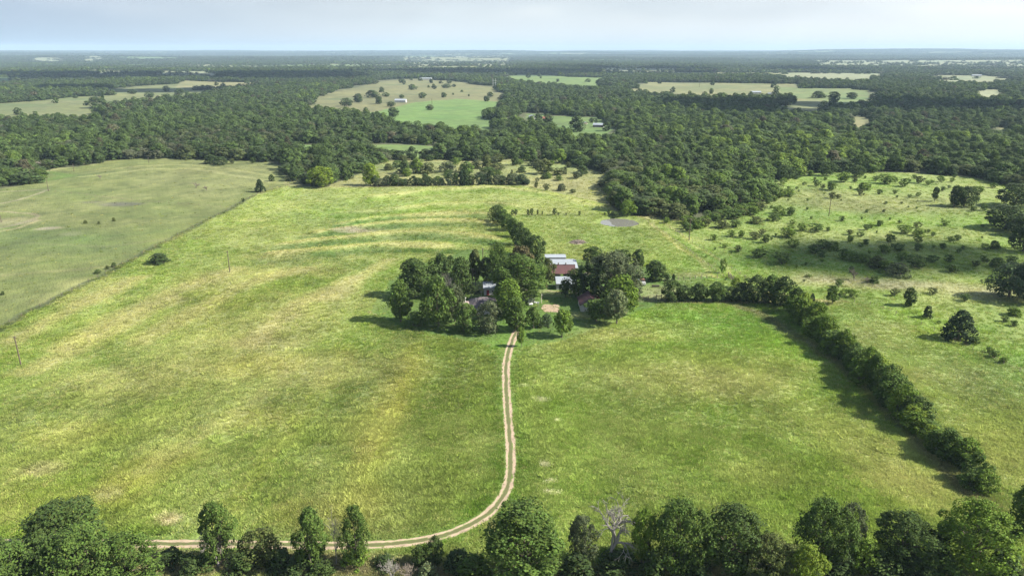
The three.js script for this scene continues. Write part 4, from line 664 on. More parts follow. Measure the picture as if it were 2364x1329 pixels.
{ // white shed
  const [x, z] = G(1307, 669), w = 7.2, o = thing('shed', x, z, 0, 'white shed with white metal roof and dark doorway below the barn', 'shed'), d = 5.6;
  part('wall', box(w, 2.5, 0.14, 0, 1.15, -0.1), MAT.white, o); part('wall', box(w, 3.2, 0.14, 0, 1.5, -d), MAT.white, o); for (const s of [-1, 1]) part('wall', box(0.14, 2.6, d - 0.3, s * (w / 2 - 0.08), 1.2, -d / 2 - 0.04), MAT.white, o);
  part('roof', slab([new THREE.Vector3(-w / 2 - 0.2, 2.45, 0.25), new THREE.Vector3(w / 2 + 0.2, 2.45, 0.25), new THREE.Vector3(w / 2 + 0.2, 3.5, -d - 0.2), new THREE.Vector3(-w / 2 - 0.2, 3.5, -d - 0.2)], 0.09), MAT.galv, o);
  doorAt(o, 1.1, 2.1, 0.05, 0, 0, MAT.dark); windowAt(o, 0.8, 0.8, 2.2, 1.4, 0);  // the dark panel stands for the shade inside an open doorway
}
{ // garage
  const [x, z] = G(1340, 719), w = 7, d = 8.2, o = gableHouse('garage', x + w / 2, z - d / 2, 0.03, w, d, 2.5, 4.6, MAT.white, MAT.maroon, 'white garage with steep dark red gable roof', 'garage');
  doorAt(o, 2.6, 2.1, 0.4, 0, d / 2 + 0.02, MAT.dark); windowAt(o, 0.8, 0.9, -w / 2 - 0.02, 1.5, 0.5, -Math.PI / 2);
}
{ // farmhouse
  const [x, z] = G(1116, 716), w = 8.6, d = 8.4, h = 2.7, o = thing('farmhouse', x, z, 0.12, 'farmhouse with weathered grey purple hip roof among the trees', 'house');
  part('wall', box(w, h, d, 0, h / 2 - 0.1, 0), MAT.white, o);
  const V3 = (a, b, c) => new THREE.Vector3(a, b, c), e = 0.5, y = h - 0.05, ry = 4.9, rl = 1.2, W = w / 2 + e, D = d / 2 + e;
  for (const q of [[V3(-W, y, D), V3(W, y, D), V3(rl, ry, 0), V3(-rl, ry, 0)], [V3(-W, y, -D), V3(W, y, -D), V3(rl, ry, 0), V3(-rl, ry, 0)], [V3(-W, y, D), V3(-W, y, -D), V3(-rl, ry, 0), V3(-rl, ry, 0.02)], [V3(W, y, D), V3(W, y, -D), V3(rl, ry, 0), V3(rl, ry, 0.02)]]) part('roof', slab(q, 0.1), MAT.shingle, o);
  part('porch_roof', slab([V3(-W - 3.2, 2.4, D - 0.5), V3(-W - 0.05, 2.75, D - 0.5), V3(-W - 0.05, 2.75, -D + 2), V3(-W - 3.2, 2.4, -D + 2)], 0.1), std(0.30, 0.23, 0.21), o);
  for (const zz of [D - 0.8, -D + 2.4]) part('porch_post', cyl(0.07, 0.07, 2.35, -W - 3, 0, zz), MAT.trim, o);
  part('vent_pipe', cyl(0.13, 0.13, 2.4, -W - 1.4, 2.4, 0.6), MAT.trim, o); part('vent_cap', cyl(0.24, 0.24, 0.25, -W - 1.4, 4.82, 0.6), MAT.trim, o); part('flue', cyl(0.06, 0.06, 1.2, -2.6, 4.0, 1.4), MAT.steel, o);
  doorAt(o, 0.95, 2.05, 0.6, 0, d / 2 + 0.03, MAT.white); for (const xx of [-3.0, -1.4, 2.6]) windowAt(o, 1, 1.2, xx, 1.6, d / 2 + 0.02);
}
{ // pump house
  const [x, z] = G(1130, 681), w = 4.3, d = 4.6, o = thing('pump_house', x, z - d / 2, 0.06, 'small white outbuilding with a red door and grey metal roof', 'outbuilding');
  part('wall', box(w, 2.9, d, 0, 1.35, 0), MAT.white, o);
  for (let i = 0; i < 4; i++) part('siding_board', box(w + 0.02, 0.05, 0.06, 0, 2.35 + i * 0.14, d / 2), MAT.steel, o);
  part('roof', slab([new THREE.Vector3(-w / 2 - 0.3, 2.85, d / 2 + 0.35), new THREE.Vector3(w / 2 + 0.3, 2.85, d / 2 + 0.35), new THREE.Vector3(w / 2 + 0.3, 3.7, -d / 2 - 0.3), new THREE.Vector3(-w / 2 - 0.3, 3.7, -d / 2 - 0.3)], 0.09), MAT.galv, o);
  doorAt(o, 0.98, 1.95, -0.75, 0, d / 2 + 0.02, MAT.red); windowAt(o, 0.75, 0.9, 1.0, 1.45, d / 2 + 0.02);
  const v = part('roof_ventilator', new THREE.SphereGeometry(0.36, 10, 8), MAT.trim, o); v.position.set(1.3, 4.05, -1.6); part('neck', cyl(0.2, 0.2, 0.4, 0, -0.65, 0), MAT.steel, v); part('step', box(1.3, 0.18, 0.6, -0.75, 0.04, d / 2 + 0.35), MAT.brick, o);
}
{ // peeling small shed
  const [x, z] = G(1222, 700), w = 3.9, d = 3.4, o = thing('small_shed', x, z - d / 2, -0.05, 'small white shed with patchy peeling wall and dark flat roof', 'shed');
  part('wall', box(w, 2.45, d, 0, 1.15, 0), MAT.peel, o); part('roof', slab([new THREE.Vector3(-w / 2 - 0.2, 2.42, d / 2 + 0.3), new THREE.Vector3(w / 2 + 0.2, 2.42, d / 2 + 0.3), new THREE.Vector3(w / 2 + 0.2, 2.75, -d / 2 - 0.2), new THREE.Vector3(-w / 2 - 0.2, 2.75, -d / 2 - 0.2)], 0.1), MAT.dark, o); doorAt(o, 0.9, 1.9, -0.9, 0, d / 2 + 0.02, MAT.dark);
}
{ // yard things
  let [x, z] = G(1225, 705), o = thing('tank', x, z, 0.2, 'white capsule tank on legs lying on the lawn', 'tank'); part('vessel', new THREE.CapsuleGeometry(0.35, 0.9, 4, 12).rotateZ(Math.PI / 2).translate(0, 0.55, 0), MAT.trim, o); for (const s of [-0.4, 0.4]) part('leg', box(0.1, 0.3, 0.5, s, 0.12, 0), MAT.steel, o);
  [x, z] = G(1236, 699.5); o = thing('tub', x, z, 0, 'low white tub on the grass beside the peeling shed', 'tub'); part('shell', new THREE.LatheGeometry([[0.35, 0], [0.5, 0.08], [0.58, 0.42], [0.54, 0.42], [0.46, 0.12], [0, 0.1]].map(([a, b]) => new THREE.Vector2(a, b)), 14), MAT.trim, o); part('rim', new THREE.TorusGeometry(0.57, 0.035, 6, 16).rotateX(Math.PI / 2).translate(0, 0.42, 0), MAT.trim, o);
  [x, z] = G(1242, 709); o = thing('bird_house', x, z, 0, 'pale box on a dark post beside the gravel pad', 'bird house'); part('post', cyl(0.07, 0.08, 1.5, 0, -0.1, 0), MAT.darkpost, o); part('box', box(0.7, 0.4, 0.5, 0, 1.6, 0), MAT.trim, o); part('lid', box(0.85, 0.06, 0.65, 0, 1.84, 0), MAT.galv, o);
  [x, z] = G(1250, 699); o = thing('yard_post', x, z, 0, 'tall pale wooden post at the left edge of the shaded lawn', 'post'); part('shaft', cyl(0.11, 0.13, 3.4, 0, -0.1, 0), MAT.palepost, o); part('bracket', box(0.5, 0.06, 0.06, 0.2, 3.0, 0), MAT.steel, o);
  for (const [px, yb, l] of [[1088, 692, 'left'], [1111, 686, 'right']]) { [x, z] = G(px, yb); o = thing('clothes_post', x, z, 0, `${l} one of two thin posts between farmhouse and white outbuilding`, 'post'); part('shaft', cyl(0.05, 0.06, 2.4, 0, -0.1, 0), MAT.palepost, o); part('arm', box(1.1, 0.07, 0.07, 0, 2.2, 0), MAT.palepost, o); }
  [x, z] = G(1514, 662); o = thing('trough', x, z, 0, 'dark rusty feed trough on the bare ground', 'trough'); part('base', box(2.8, 0.1, 0.7, 0, 0.2, 0), MAT.darkpost, o); for (const s of [-1, 1]) { part('side', box(2.8, 0.45, 0.06, 0, 0.42, s * 0.36), MAT.darkpost, o); part('end', box(0.06, 0.45, 0.66, s * 1.38, 0.42, 0), MAT.darkpost, o); part('leg', box(0.1, 0.3, 0.6, s * 1.1, 0.05, 0), MAT.darkpost, o); }
  // old truck, nose to the camera
  [x, z] = G(1485, 660); o = thing('truck', x, z - 2.6, 0.08, 'old pickup with faded red cab parked by the wide dark tree', 'truck');
  part('hood', box(1.75, 0.75, 1.5, 0, 0.95, 1.75), MAT.steel, o); part('bumper', box(1.85, 0.22, 0.16, 0, 0.6, 2.6), MAT.steel, o); const cb = part('cab', box(1.75, 1.25, 1.5, 0, 1.35, 0.2), MAT.brick, o); part('cab_roof', box(1.55, 0.1, 1.3, 0, 2.02, 0.15), MAT.brick, o); part('windscreen', box(1.45, 0.5, 0.04, 0, 1.65, 0.97), MAT.pane, o);
  part('bed', box(1.9, 0.5, 2.4, 0, 0.95, -1.75), MAT.steel, o); for (const s of [-1, 1]) { part('headlight', cyl(0.11, 0.11, 0.05, 0, 0, 0).rotateX(Math.PI / 2).translate(s * 0.62, 1.0, 2.5), MAT.trim, o); for (const zz of [1.7, -1.8]) { const wh = part('wheel', new THREE.CylinderGeometry(0.38, 0.38, 0.24, 14).rotateZ(Math.PI / 2), MAT.rubber, o); wh.position.set(s * 0.85, 0.38, zz); part('rim', new THREE.CylinderGeometry(0.2, 0.2, 0.26, 10).rotateZ(Math.PI / 2), MAT.steel, wh); } }
  // ring feeder
  [x, z] = G(1352, 638); o = thing('ring_feeder', x, z, 0, 'pale ring hay feeder between the barn and the big oak', 'feeder'); for (const y of [0.15, 0.6, 1.05]) part('hoop', new THREE.TorusGeometry(1.1, 0.05, 6, 24).rotateX(Math.PI / 2).translate(0, y, 0), MAT.palepost, o); for (let i = 0; i < 10; i++) part('bar', cyl(0.04, 0.04, 1.05, Math.cos(i * 0.628) * 1.1, 0.05, Math.sin(i * 0.628) * 1.1, 5), MAT.palepost, o);
  [x, z] = G(1358, 632); o = thing('crate', x, z, 0.5, 'pale wooden crate behind the ring feeder', 'crate'); part('base', box(1.6, 0.12, 1.2, 0, 0.1, 0), MAT.tan, o); for (const s of [-1, 1]) { part('side', box(1.6, 0.7, 0.06, 0, 0.45, s * 0.6), MAT.tan, o); part('end', box(0.06, 0.7, 1.14, s * 0.78, 0.45, 0), MAT.tan, o); }
  // brush pile and plank
  [x, z] = G(1334, 560); o = thing('brush_pile', x, z, 0, 'heap of grey cut branches on the slope above the barn', 'brush pile');
  { const r = rngOf(808), pos = [], idx = []; for (let i = 0; i < 240; i++) { const a = r() * 6.28, rr = Math.sqrt(r()), cx = Math.cos(a) * rr * 3.6, cz = Math.sin(a) * rr * 3.0, y = (1 - rr * rr) * 1.3 * r(), t = r() * 6.28, l = 0.6 + 1.1 * r(), e = (r() - 0.5) * 0.8; limb(pos, idx, new THREE.Vector3(cx - Math.cos(t) * l, y, cz - Math.sin(t) * l), new THREE.Vector3(cx + Math.cos(t) * l, y + e + 0.2, cz + Math.sin(t) * l), 0.05 + 0.05 * r(), 0.03, 4); } const m = part('branches', geoOf(pos, idx), std(0.22, 0.18, 0.16, 1), o); m.userData.kind = 'stuff'; }
  [x, z] = G(1338, 564); o = thing('plank', x, z, 0.25, 'long pale plank lying before the brush heap', 'plank'); part('board', box(2.6, 0.08, 0.5, 0, 0.1, 0), MAT.tan, o);
  // old bale
  [x, z] = G(2162, 1044); o = thing('hay_bale', x, z, 0.6, 'weathered grey brown round bale in the shade of the hedgerow', 'hay bale');
  { const g = new THREE.CylinderGeometry(0.85, 0.85, 1.7, 22, 5).rotateZ(Math.PI / 2), p = g.attributes.position; for (let i = 0; i < p.count; i++) { const k = 1 + 0.09 * nz(p.getX(i) * 0.7 + 3, p.getY(i) * 0.7 + p.getZ(i)); p.setXYZ(i, p.getX(i) * k, Math.max(-0.72, p.getY(i) * k) + 0.72, p.getZ(i) * k); } g.computeVertexNormals(); part('roll', g, std(0.23, 0.19, 0.17, 1), o); }
}
// ------------------------------------------------------------------ fences: each post and rail a piece of its fence
function fence(name, pts, gap, h, r, mat, label, rails = [], category = 'fence', railMat = mat) {
  const l = smooth(pts.map(([x, y]) => G(x, y)), 200), [x0, z0] = l[0], o = thing(name, x0, z0, 0, label, category), y0 = height(x0, z0); let s = 0, next = 0, prev = null; const pg = new THREE.CylinderGeometry(r * 0.9, r, h, 6).translate(0, h / 2 - 0.1, 0), rr = rngOf(pts[0][0] | 0);
  for (let i = 0; i < l.length; i++) {
    if (i) s += Math.hypot(l[i][0] - l[i - 1][0], l[i][1] - l[i - 1][1]);
    if (s < next) continue; next = s + gap * (0.9 + 0.2 * rr());
    const [x, z] = l[i], y = height(x, z), p = part('post', pg, mat, o); p.position.set(x - x0, y - y0, z - z0); p.rotation.set((rr() - 0.5) * 0.12, rr() * 6, (rr() - 0.5) * 0.12);
    if (prev) for (const q of rails) { const dx = x - prev[0], dz = z - prev[2], len = Math.hypot(dx, dz), g = new THREE.BoxGeometry(len, q[1], 0.04), m = part(q[2] || 'rail', g, railMat, o); m.position.set((x + prev[0]) / 2 - x0, (y + prev[1]) / 2 - y0 + q[0], (z + prev[2]) / 2 - z0); m.rotation.set(0, Math.atan2(-dz, dx), Math.atan2(y - prev[1], len)); }
    prev = [x, y, z];
  }
  return o;
}
const W2 = [[0.5, 0.012, 'wire'], [1.0, 0.012, 'wire']];
fence('post_fence', [[1566, 645], [1610, 644], [1662, 641]], 2.35, 1.5, 0.13, MAT.post, 'fence of stout wooden posts across the slope right of the truck', W2);
fence('pen_fence', [[1682, 640], [1692, 648], [1708, 659]], 1.5, 2.3, 0.19, MAT.post, 'short run of thick tall posts by the hedge corner', [[1.2, 0.2], [0.6, 0.2]]);
fence('board_fence', [[1462, 691], [1480, 691.5], [1497, 692]], 1.9, 1.5, 0.13, MAT.post, 'low board fence beside the grey green small tree', [[0.45, 0.22, 'board'], [0.95, 0.22, 'board']], 'fence', MAT.board);
fence('gate_fence', [[1515, 691], [1526, 691], [1540, 692]], 2.0, 1.9, 0.16, MAT.darkpost, 'dark gate posts with a rail left of the hedge', [[1.35, 0.16]]);
fence('pipe_gate', [[1267, 660], [1276, 661], [1284, 661]], 1.3, 1.7, 0.06, MAT.palepost, 'pale pipe gate panel left of the white shed', [[0.35, 0.07], [0.8, 0.07], [1.25, 0.07], [1.6, 0.07]], 'gate');
fence('picket_fence', [[1321, 677], [1333, 676.5], [1346, 676]], 0.7, 1.1, 0.08, MAT.palepost, 'short pale pickets behind the dark red garage roof', [[0.5, 0.08]]);
fence('corral_fence', [[1334, 613], [1355, 613], [1384, 613]], 1.6, 1.6, 0.12, MAT.darkpost, 'dark corral fence right of the barn', [[0.6, 0.16], [1.2, 0.16]]);
fence('corral_fence', [[1440, 617], [1462, 617], [1490, 620]], 1.9, 1.5, 0.1, MAT.darkpost, 'dark pen fence round the tree on a clear trunk', [[0.6, 0.12], [1.2, 0.12]]);
fence('pasture_fence', [[-60, 786], [0, 755], [250, 626], [420, 538], [592, 449]], 5, 1.35, 0.09, MAT.darkpost, 'long wire fence between the left pasture and the near field', W2);
fence('field_fence', [[592, 449], [650, 432], [860, 432], [1000, 431], [1210, 429], [1330, 446]], 6, 1.35, 0.09, MAT.post, 'wire fence along the hedge behind the upper field', W2);
fence('pond_fence', [[1150, 498], [1250, 498], [1400, 497]], 4.5, 1.35, 0.09, MAT.post, 'wire fence running left from the pond', W2);
fence('lane_fence', [[1490, 507], [1560, 557], [1620, 602], [1672, 641]], 4, 1.35, 0.09, MAT.post, 'left fence of the grassy lane down from the pond', W2);
fence('lane_fence', [[1532, 516], [1600, 560], [1660, 600], [1730, 648]], 4, 1.35, 0.09, MAT.post, 'right fence of the grassy lane down from the pond', W2);
fence('boundary_fence', [[1905, 692], [1990, 700], [2100, 738], [2230, 800], [2364, 862], [2420, 890]], 5, 1.4, 0.08, MAT.post, 'wire fence between the lower right pasture and the brush', W2);
fence('old_fence', [[110, 441], [300, 462], [520, 478]], 7, 1.3, 0.07, MAT.post, 'old wire fence crossing the left pasture', W2);
// ------------------------------------------------------------------ utility poles
for (const [px, yb, yt, label] of [[47, 842, 776, 'near dark utility pole at the left border of the field'], [530, 628, 579, 'dark utility pole in the middle of the left field'], [170, 396, 378, 'utility pole near the back of the left pasture'], [111, 441, 412, 'utility pole by the tree clump at the far left'], [343, 376, 364, 'small far utility pole at the wood edge of the left pasture'], [2, 513, 497, 'utility pole cut by the left border at the dirt loop'], [1914, 499, 459, 'utility pole in the middle of the brush pasture'], [1591, 554, 505, 'utility pole beside the lane below the pond'], [1092, 668, 620, 'pole standing among the trees left of the white outbuilding'], [1115, 622, 573, 'pole top showing above the farm trees'], [997, 240, 228, 'thin pole in the bright far field'], [1615, 201, 172, 'tall pylon pole in the tan field at the right back'], [1871, 198, 184, 'thin pole behind the far right field']]) {
  const s = seen(px, yb, yt, 3), far = s.z < -900, o = thing('utility_pole', s.x, s.z, 0.1, label, 'utility pole', 'utility poles'), r = far ? 0.3 : 0.2;
  part('shaft', cyl(r * 0.7, r, s.h + 0.3, 0, -0.3, 0), MAT.pole, o); const c = part('crossarm', box(far ? 4 : 0.9, 0.12, 0.12, 0, s.h - 0.35, 0), MAT.pole, o); for (const k of [-0.38, 0.38]) part('insulator', cyl(0.05, 0.06, 0.16, k, s.h - 0.29, 0), MAT.steel, c);
}
{ const s = seen(1141, 201, 181, 10), o = thing('transmission_tower', s.x, s.z, 0, 'two legged transmission frame at the end of the far field', 'pylon'); for (const k of [-3.2, 3.2]) part('leg', cyl(0.35, 0.45, s.h, k, 0, 0), MAT.steel, o); part('crossbar', box(13, 0.5, 0.5, 0, s.h * 0.78, 0), MAT.steel, o); part('brace', box(6.4, 0.3, 0.3, 0, s.h * 0.5, 0), MAT.steel, o); }
// ------------------------------------------------------------------ houses far behind
for (const [px, yb, w, hpx, wall, roof, label, cat, turn] of [
  [925, 236, 26, 8, 'white', 'galv', 'long white farm building in the bright far field', 'farm building', 1.45], [983, 184, 28, 5, 'white', 'galv', 'long pale house among trees above the tan far field', 'house', 1.57], [1229, 274, 14, 9, 'white', 'galv', 'pale blue white metal house in the wood clearing', 'house', 0.2], [1262, 279, 18, 10, 'brick', 'brick', 'red roofed house in the wood clearing', 'house', 1.5],
  [1317, 263, 14, 7, 'tan', 'galv', 'small grey roofed house deep in the central wood', 'house', 0.5], [1382, 293, 24, 9, 'purple', 'galv', 'dark walled house with pale roof right of the lawn clearing', 'house', 1.3], [1745, 216, 22, 6, 'white', 'galv', 'white roofed farmhouse at the far right wood', 'farmhouse', 1.5], [1778, 218, 9, 4, 'white', 'galv', 'small white outbuilding right of the white roofed farmhouse', 'outbuilding', 1.2],
  [1818, 223, 16, 7, 'tan', 'shingle', 'grey roofed house at the edge of the far right field', 'house', 1.2], [2255, 176, 22, 4, 'white', 'galv', 'long white barn on the farthest right field', 'barn', 1.57], [2360, 218, 10, 6, 'white', 'galv', 'white building cut by the right border', 'building', 0.3], [566, 360, 12, 9, 'white', 'galv', 'small white cabin at the wood edge of the left pasture', 'cabin', 0.3], [210, 362, 15, 7, 'white', 'galv', 'white shed under the trees behind the left pasture', 'shed', 1.4], [448, 312, 10, 7, 'white', 'galv', 'tiny white roof in the middle of the left wood', 'cabin', 1.4], [1350, 286, 9, 5, 'tan', 'galv', 'small shed on the lawn clearing of the central wood', 'shed', 0.4],
]) {
  const s = seen(px, yb, yb - hpx, w), along = Math.abs(turn - 1.5) < 0.4, wd = along ? Math.min(9, s.w * 0.5) : s.w, len = along ? s.w : s.w * 1.3, h = Math.min(s.h * 0.62, 4), o = gableHouse('far_house', s.x, s.z, turn, wd, len, h, Math.min(s.h, h + 2.6), MAT[wall], MAT[roof], label, cat);
  windowAt(o, 1.2, 1.2, 0.2 * wd, h * 0.55, len / 2 + 0.03); doorAt(o, 1.1, 2.1, -0.2 * wd, 0, len / 2 + 0.03, MAT.dark); windowAt(o, 1.2, 1.2, wd / 2 + 0.03, h * 0.55, 0, Math.PI / 2); windowAt(o, 1.2, 1.2, -wd / 2 - 0.03, h * 0.55, 0, -Math.PI / 2);
}
// ------------------------------------------------------------------ fair weather clouds above the country, out of the picture, whose shade falls on it
{
  const r = rngOf(91), white = new THREE.MeshStandardMaterial({ color: new THREE.Color(0.9, 0.9, 0.9), roughness: 1 });
  const cloud = (px, py, alt, w, d, label) => {
    const [gx, gz] = G(px, py), k = alt / SUN.y, o = [], n = 16;
    for (let i = 0; i < n; i++) { const a = r() * 6.28, q = Math.sqrt(r()), R = (0.16 + 0.16 * r()) * Math.min(w, d) * (1.15 - 0.5 * q), g = new THREE.IcosahedronGeometry(1, 4), p = g.attributes.position; for (let v = 0; v < p.count; v++) { const s = R * (1 + 0.22 * nz(p.getX(v) * 0.5 + i, p.getY(v) * 0.5 + p.getZ(v) * 0.7)); p.setXYZ(v, p.getX(v) * s * 1.25, Math.max(p.getY(v) * s * 0.8, -R * 0.25), p.getZ(v) * s); } g.translate(Math.cos(a) * q * w * 0.42, 0, Math.sin(a) * q * d * 0.42); o.push(g); }
    const g = mergeGeometries(o); g.deleteAttribute('uv'); g.computeVertexNormals(); const m = struct(numbered('cloud'), g, white); m.position.set(gx + SUN.x * k, alt, gz + SUN.z * k); m.userData.label = label;
  };
  cloud(2010, 592, 1400, 120, 70, 'small white cloud over the brush pasture');
  cloud(330, 178, 1000, 2100, 900, 'broad white cloud over the far left woods');
  cloud(1250, 168, 1100, 1800, 700, 'broad white cloud over the central far woods');
  cloud(380, 208, 900, 700, 260, 'white cloud over the wood left of the far field');
  cloud(1980, 250, 1000, 800, 320, 'white cloud over the right woods');
  cloud(1750, 160, 1200, 2200, 700, 'broad white cloud over the far right woods');
}

// ------------------------------------------------------------------ woods: the nearest trees one by one, the rest as one wood
{
  const r = rngOf(31337), cand = [], M4 = new THREE.Matrix4(), Q = new THREE.Quaternion(), S = new THREE.Vector3(), T = new THREE.Vector3(), UPV = new THREE.Vector3(0, 1, 0), COL = new THREE.Color();
  const half = 0.70;
  for (let rad = 330, s; rad < 21500; rad += s * 0.9) {
    s = rad < 1200 ? 9 : rad < 2600 ? 10 : rad < 6500 ? 15 : rad < 11000 ? 38 : 70;
    const n = Math.floor(2 * half * rad / s);
    for (let i = 0; i < n; i++) {
      const a = -half + (i + r()) / n * 2 * half, rr = rad + (r() - 0.5) * s, x = Math.sin(a) * rr, z = -Math.cos(a) * rr, keep = r(), v = r(), v2 = r(), v3 = r(), turn = r() * 6.28;
      const wk = sm(560, 900, rr) * Math.min(1, rr / 2500), w = coverAt(x + nz(x / 190, z / 190) * 60 * wk, z + nz(x / 230 + 4, z / 230 + 7) * 90 * wk, 1);
      const patch = nz(x / 260 + 1.1, z / 260 + 0.6);
      const line = (w > 0.5 || rr > 3200) && Math.abs(nz(x / 700 + 1.9, z / 500 + 4.4)) < 0.035, open = w < 0.5 || clearing(x, z, rr);
      if (rr < 640 ? w < 0.5 : open && !(rr > 1000 && (line ? keep < 0.55 : keep < (w > 0.5 || rr > 3200 ? 0.012 : 0.002) + 0.05 * (w > 0.5 || rr > 3200 ? 1 : 0.25) * sm(0.4, 0.8, nz(x / 210 + 9.1, z / 160))))) continue;
      if (!open && keep > (rr < 1400 ? 0.93 : 1)) continue;
      cand.push({ x, z, rr, s, v, v2, v3, turn, patch });
    }
  }
  cand.sort((a, b) => a.rr - b.rr);
  const inView = (c) => Math.abs(Math.atan2(c.x, -c.z)) < 0.64, near = [], rest = [];
  for (const c of cand) (near.length < 130 && inView(c) ? near : rest).push(c);
  const tone = (c) => { if (c.v > 0.992) return 'brown'; const q = c.v3 + c.patch * 0.3; return q > 1.16 ? 'lime' : q > 0.98 ? 'bright' : q > 0.62 ? 'mid' : q > 0.35 ? 'dark' : q > 0.18 ? 'olive' : q > 0.05 ? 'deep' : 'grey'; };
  const woodOf = (c) => { const px = PW / 2 + FOC * c.x / depthOf(c.x, 0, c.z); return px < 640 ? 'behind the left pasture' : px < 1200 ? 'behind the upper field' : px < 1800 ? 'right of the pond' : 'behind the brush pasture'; };
  const counts = {};
  near.sort((a, b) => a.x / -a.z - b.x / -b.z).forEach((c) => { const wd = woodOf(c), k = counts[wd] = (counts[wd] || 0) + 1; plantAt('wood_tree', 'wood', tone(c), c.x, c.z, 7 + 8 * c.v * c.v3 + 1, 10 + 7 * c.v2, `${nth(k)} tree from left on the near edge of the wood ${wd}`, 'tree', 'trees at the near edge of the wood ' + wd); });
  const far1 = Array.from({ length: 5 }, (_, i) => makeCrown(700 + i, { leaves: 330, leaf: 0.085, bottom: 0.05, lobes: 16, lobeR: 0.2, rag: 0.1, dome: 1.6 }));
  const far2 = Array.from({ length: 4 }, (_, i) => makeCrown(750 + i, { leaves: 130, leaf: 0.13, bottom: 0.0, prof: 'dome', lobes: 14, lobeR: 0.22, rag: 0.1, dome: 1.6 }));
  const far3 = Array.from({ length: 3 }, (_, i) => makeCrown(780 + i, { leaves: 240, leaf: 0.075, bottom: 0.0, prof: 'dome', lobes: 40, lobeR: 0.12, rag: 0.1 }));
  const wood = new THREE.Group(); wood.name = 'woodland'; wood.userData.kind = 'stuff'; wood.userData.label = 'broad woods of dark trees reaching to the hazy horizon'; scene.add(wood);
  const mat = new THREE.MeshPhysicalMaterial({ color: 0xffffff, vertexColors: true, roughness: 0.95, transmission: 0.25, thickness: 0, specularIntensity: 0.2, side: THREE.DoubleSide });
  const pools = new Map(), WOODS = [...V.wood, ...V.wood, V.cedar[0], ...V.oak.slice(0, 2)].map((v) => v.crown);
  for (const c of rest) {
    const set = c.rr < 1150 ? WOODS : c.rr < 2600 ? far1 : c.rr < 6500 ? far2 : far3, g = set[(c.turn * 97 | 0) % set.length];
    if (!pools.has(g)) pools.set(g, []); pools.get(g).push(c);
  }
  const BASE = { brown: [0.082, 0.082, 0.048], lime: [0.125, 0.190, 0.032], bright: [0.090, 0.145, 0.032], mid: [0.068, 0.112, 0.032], dark: [0.052, 0.086, 0.029], olive: [0.072, 0.096, 0.036], deep: [0.042, 0.070, 0.026], grey: [0.088, 0.104, 0.060] };
  for (const [g, list] of pools) {
    const im = new THREE.InstancedMesh(g, mat, list.length); im.name = 'tree_crowns'; im.userData.kind = 'stuff'; shadows(im);
    list.forEach((c, i) => {
      const big = c.rr > 6500, h = big ? 9 + 5 * c.v : 7 + 9 * c.v * c.v3, w = big ? c.s * (1.2 + 0.5 * c.v2) : Math.min(c.s, 14) * (1.12 + 0.9 * c.v2 * c.v2);
      M4.compose(T.set(c.x, height(c.x, c.z) - (c.rr < 2600 ? 0.2 : 1), c.z), Q.setFromAxisAngle(UPV, c.turn), S.set(w, h, w)); im.setMatrixAt(i, M4);
      const b = BASE[tone(c)], k = (0.85 + 0.3 * c.v2) * (c.rr > 1200 ? 0.70 : 0.84); im.setColorAt(i, COL.setRGB(b[0] * k, b[1] * k, b[2] * k));
    });
    wood.add(im);
  }
